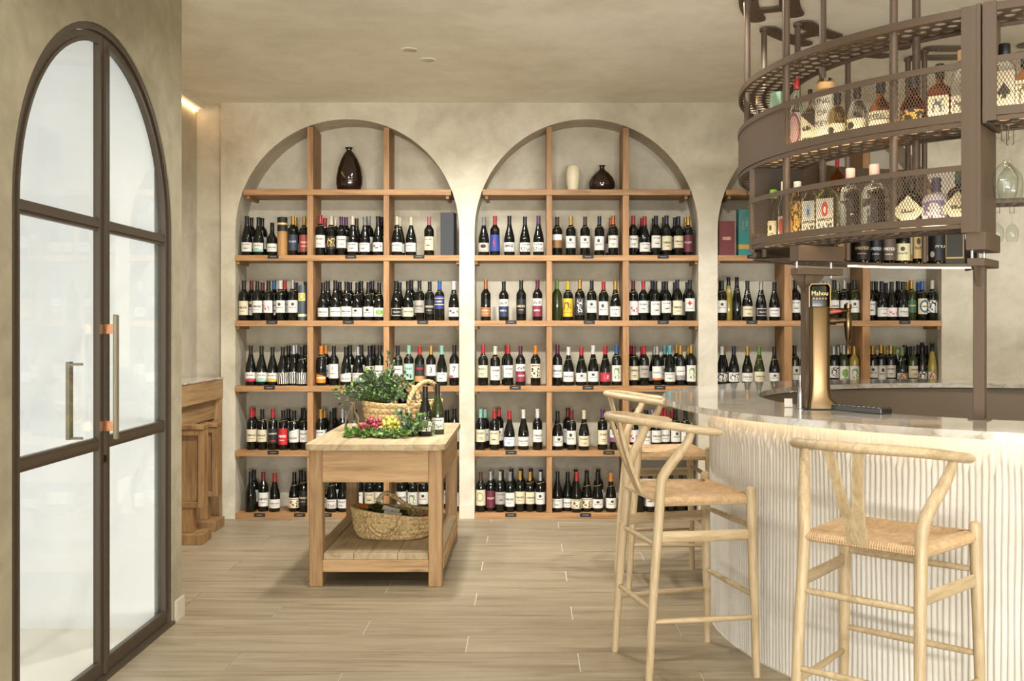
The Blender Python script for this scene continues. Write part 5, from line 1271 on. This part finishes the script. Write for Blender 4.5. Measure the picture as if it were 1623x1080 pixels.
b, lo, w, hb = spirit(1396, 36, 129, ZU, 'amber', kc, .035, 'round', ('up_r', '#e2d8bd', (('r', 0, 1, .62, .66, INK), ('t', .1, .9, .25, .33, '#8a3322', 18)), .08, .55, 78), 'amber whiskey bottle with REBEL label on the upper tray', fb=.58, rn=.3)
onlabel(lo, w, 'REBEL', .026, hb*.43)
spirit(1448, 40, 121, ZU, 'dkamber', kc, .04, 'round', ('up_b', '#1d1a15', (('n', .1, .9, .1, .95, '#c99a3e', 6),), .04, .5, 76), 'dark amber bottle with black-and-gold label on the upper tray', fb=.58, rn=.3)
spirit(1489.7, 35, 102, ZU, 'dkamber', kc, .04, 'square', ('up_q', '#e4d7b4', (('n', .2, .8, .5, .9, '#4a4f63', 6), ('t', .15, .85, .3, .4, INK, 20)), .02, .6, 80), 'square reddish bottle with large cream label on the upper tray', fb=.66, rn=.3, depth=.8)
spirit(1524.5, 33, 80, ZU, 'clear', ck, .03, 'round', ('up_v', '#d8d2c2', (('n', .2, .8, .3, .8, '#6d6354', 7),), .1, .45, 70), 'tall clear bottle with wooden cork at the right end of the upper tray', fb=.66, rn=.3)
b, lo, w, hb = spirit(1592, 35, 70, ZU+.011, 'clear', kc, .045, 'square', ('up_sp', '#cdc4a8', (), .05, .75, 80), 'clear square bottle with spade emblem right of the rack end plate', fb=.76, rn=.38, depth=.7)
me = bpy.data.meshes.new('lettering'); me.from_pydata([(0, .03, 0), (-.024, -.006, 0), (-.018, -.018, 0), (-.006, -.014, 0), (-.01, -.03, 0), (.01, -.03, 0), (.006, -.014, 0), (.018, -.018, 0), (.024, -.006, 0)], [], [tuple(range(9))]); me.materials.append(ink)
link('spade_emblem', me, lo, (0, -(w*.35+.0016), hb*.45), (PI/2, 0, 0))
spirit(1625, 32, 86, ZU+.011, 'amber', kc, .04, 'square', ('up_o', '#d8cdb0', (('n', .1, .9, .1, .9, '#5b4a38', 6),), .05, .7, 76), 'amber square bottle at the right edge of the picture', fb=.7, rn=.32, depth=.7)
# lower tier, left to right
spirit(1212, 14, 295, ZL, 'straw', wc, .03, 'round', ('lo_a', '#d6c78a', (), .05, .6, 50), 'slim pale bottle with cream cap at the left end of the lower tray', fb=.7, rn=.5)
spirit(1226, 18, 301, ZL, 'straw', lc, .03, 'round', ('lo_b', '#d9d2b4', txt(INK, 1), .05, .5, 60), 'bottle with lime green cap on the lower tray', fb=.68, rn=.5)
spirit(1242, 17, 288, ZL, 'clear', wc, .035, 'round', ('lo_c', '#cfc9c0', (('c', .5, .5, .4, '#8d3d34'),), .15, .5, 65), 'clear bottle with white cap and red round label on the lower tray', fb=.6, rn=.35)
spirit(1264, 22, 288, ZL, 'gold', wc, .03, 'round', ('lo_d', '#cfa544', (('n', 0, 1, 0, 1, '#4b3c1c', 8),), .03, .75, 80), 'golden tequila bottle with leaf pattern on the lower tray', fb=.74, rn=.4)
def skull(k, bgc, ac): return (k, '#b9b7ad', (('n', .1, .9, .05, .35, '#2b2a28', 8), ('t', .08, .92, .4, .48, INK, 18), ('c', .5, .72, .2, bgc), ('c', .5, .7, .08, ac)), .03, .8, 78)
spirit(1284, 25, 304, ZL, 'straw', kc, .0, 'square', skull('lo_e', '#7fa7c4', '#2b4562'), 'flat pale bottle with blue medallion label on the lower tray', fb=.82, rn=.4, depth=.55)
spirit(1311, 33, 300, ZL, 'lime', kc, .0, 'square', skull('lo_f', '#c0392f', '#e8e2d0'), 'flat lime green bottle with red medallion label on the lower tray', fb=.82, rn=.4, depth=.6)
spirit(1348, 35, 267, ZL, 'clear', pkc, .045, 'dome', None, 'clear fluted gin bottle with pink stopper on the lower tray, left of two', fb=.75, rn=.3, extra='facet')
spirit(1386, 42, 261, ZL, 'clear', pkc, .05, 'dome', None, 'larger clear fluted gin bottle with pink stopper on the lower tray', fb=.75, rn=.28, extra='facet')
def diamond(b, w, hb, key, z):
    me = bpy.data.meshes.new('label'); s = .062
    me.from_pydata([(0, 0, -s), (s, 0, 0), (0, 0, s), (-s, 0, 0)], [], [(0, 1, 2, 3)]); me.materials.append(labmat(key, '#ddd3ae', (('t', .3, .7, .45, .56, INK, 20),)))
    ul = me.uv_layers.new(name='UVMap')
    for i, uv in enumerate(((.5, 0), (1, .5), (.5, 1), (0, .5))): ul.data[i].uv = uv
    link('diamond_label', me, b, (0, -(w/2+.004), z))
b, _, w, hb = spirit(1444, 42, 283, ZL, 'dark', kc, .035, 'dome', None, 'dark apothecary bottle with diamond label on the lower tray, left of two', fb=.78, rn=.28); diamond(b, w, hb, 'lo_g', hb*.42)
spirit(1484, 43, 282, ZL, 'white', plain('stopper_violet', '#3d3350', .5), .045, 'dome', ('lo_h', '#cfc8c6', (('n', .05, .95, .05, .95, '#6f6690', 5),), .05, .72, 84), 'round white flagon with violet flowers on the lower tray', fb=.85, rn=.26)
b, _, w, hb = spirit(1522, 40, 272, ZL, 'dark', dgc, .04, 'dome', None, 'dark apothecary bottle with green stopper and diamond label on the lower tray', fb=.78, rn=.3); diamond(b, w, hb, 'lo_i', hb*.42)
# far lower tray
FB = [(1334, 24, 'amber', 'amber bottle with tan label', ('fb_a', '#c89656', (('n', 0, .5, 0, 1, '#3a1f12', 5),), .1, .7, 80)), (1366, 25, 'dark', 'black bottle with gold printing', ('fb_b', '#1a1814', txt('#b79d5e', 2), .1, .6, 80)), (1388, 19, 'dark', 'slim black bottle', ('fb_c', '#15161a', txt('#aeb3bd', 2), .1, .6, 80)), (1409, 21, 'dkamber', 'dark amber bottle with grey label', ('fb_d', '#55473c', txt('#cfc5b4', 2), .1, .6, 80)),
      (1431, 22, 'dark', 'black bottle with cream label', ('fb_e', '#d5cb9f', txt(INK, 1), .1, .5, 80)), (1456, 18, 'dark', 'slim bottle with tan paper label', ('fb_f', '#c9ac72', txt(INK, 1), .15, .75, 80)), (1485, 26, 'dark', 'black bottle with silver key print', ('fb_g', '#161515', (('c', .3, .25, .12, '#b9b5ac'), ('t', .4, .9, .5, .6, '#b9b5ac', 20)), .1, .7, 80))]
for px, wp, gl, nm, lb_ in FB: spirit(px, wp, 0, ZL, gl, kc, .04, 'round', lb_, nm+' on the far lower tray', far=True, R=1.36, hfix=.30, fb=.66, rn=.36, group='bottles on the far side of the rack')
spirit(1513, 30, 0, ZL, plain('carton_black', '#191712', .4), kc, 0, 'box', ('fb_h', '#2a2517', (('r', .05, .95, .1, .95, '#b79d4a'), ('r', .09, .91, .13, .92, '#2a2517'), ('t', .2, .8, .6, .7, '#b79d4a', 20)), .02, .98, 88), 'black and gold gift carton at the end of the far lower tray', far=True, R=1.36, hfix=.33, name='spirit_carton', group='bottles on the far side of the rack')
spirit(1327, 22, 0, ZU, 'amber', rc_, .04, 'round', None, 'amber bottle with red stopper on the far upper tray', far=True, R=1.38, hfix=.25, group='bottles on the far side of the rack')
# ================================================================== HANGING GLASSES
wg = thinglass('wine_glass', (.96, .97, .96, 1), .12)
GP = [(.036, 0), (.038, -.003), (.02, -.008), (.006, -.014), (.0045, -.03), (.0045, -.085), (.008, -.095), (.025, -.108), (.042, -.135), (.047, -.165), (.044, -.2), (.036, -.232)]
def glass_mesh():
    bm = bmesh.new(); lathe(bm, GP, 28); lathe(bm, [(max(r-.0016, .0005), z+.001) for r, z in GP[5:]], 28); return bm_mesh(bm, wg, 60, 'glass')
wg_me = glass_mesh()
wire = plain('hook_wire', '#5a4a3a', .4, .5)
for px, R, far, zf, sc, lab in ((1593, 1.44, False, 2.155, 1.0, 'large wine glass hanging upside down right of the rack end, nearer'), (1601, 1.33, False, 2.155, 1.0, 'wine glass hanging upside down just behind the nearer one'), (1581, 1.36, True, 2.16, .82, 'small wine glass hanging from the far tray, left'), (1604, 1.40, True, 2.16, .82, 'small wine glass hanging from the far tray, right'),
                               (1184, 1.47, True, 2.16, .9, 'wine glass hanging under the left end of the upper tray')):
    a = angle_at(px, R, far); p = wpol(R, a, zf)
    g = link('wine_glass', wg_me, None, p); g.scale = (sc, sc, sc); tag(g, lab, 'glass', 'wine glasses hanging from the rack')
    for s in (-1, 1):
        bm = bmesh.new(); q = Vector(pol(R, a)); t = Vector((-q.y, q.x, 0)).normalized()*.012*s
        tube(bm, [(q.x+t.x, q.y+t.y, 2.2), (q.x+t.x, q.y+t.y, zf-.014), (q.x+t.x*.5, q.y+t.y*.5, zf-.018)], .0016, 6); rk('glass_hook', bm, wire)
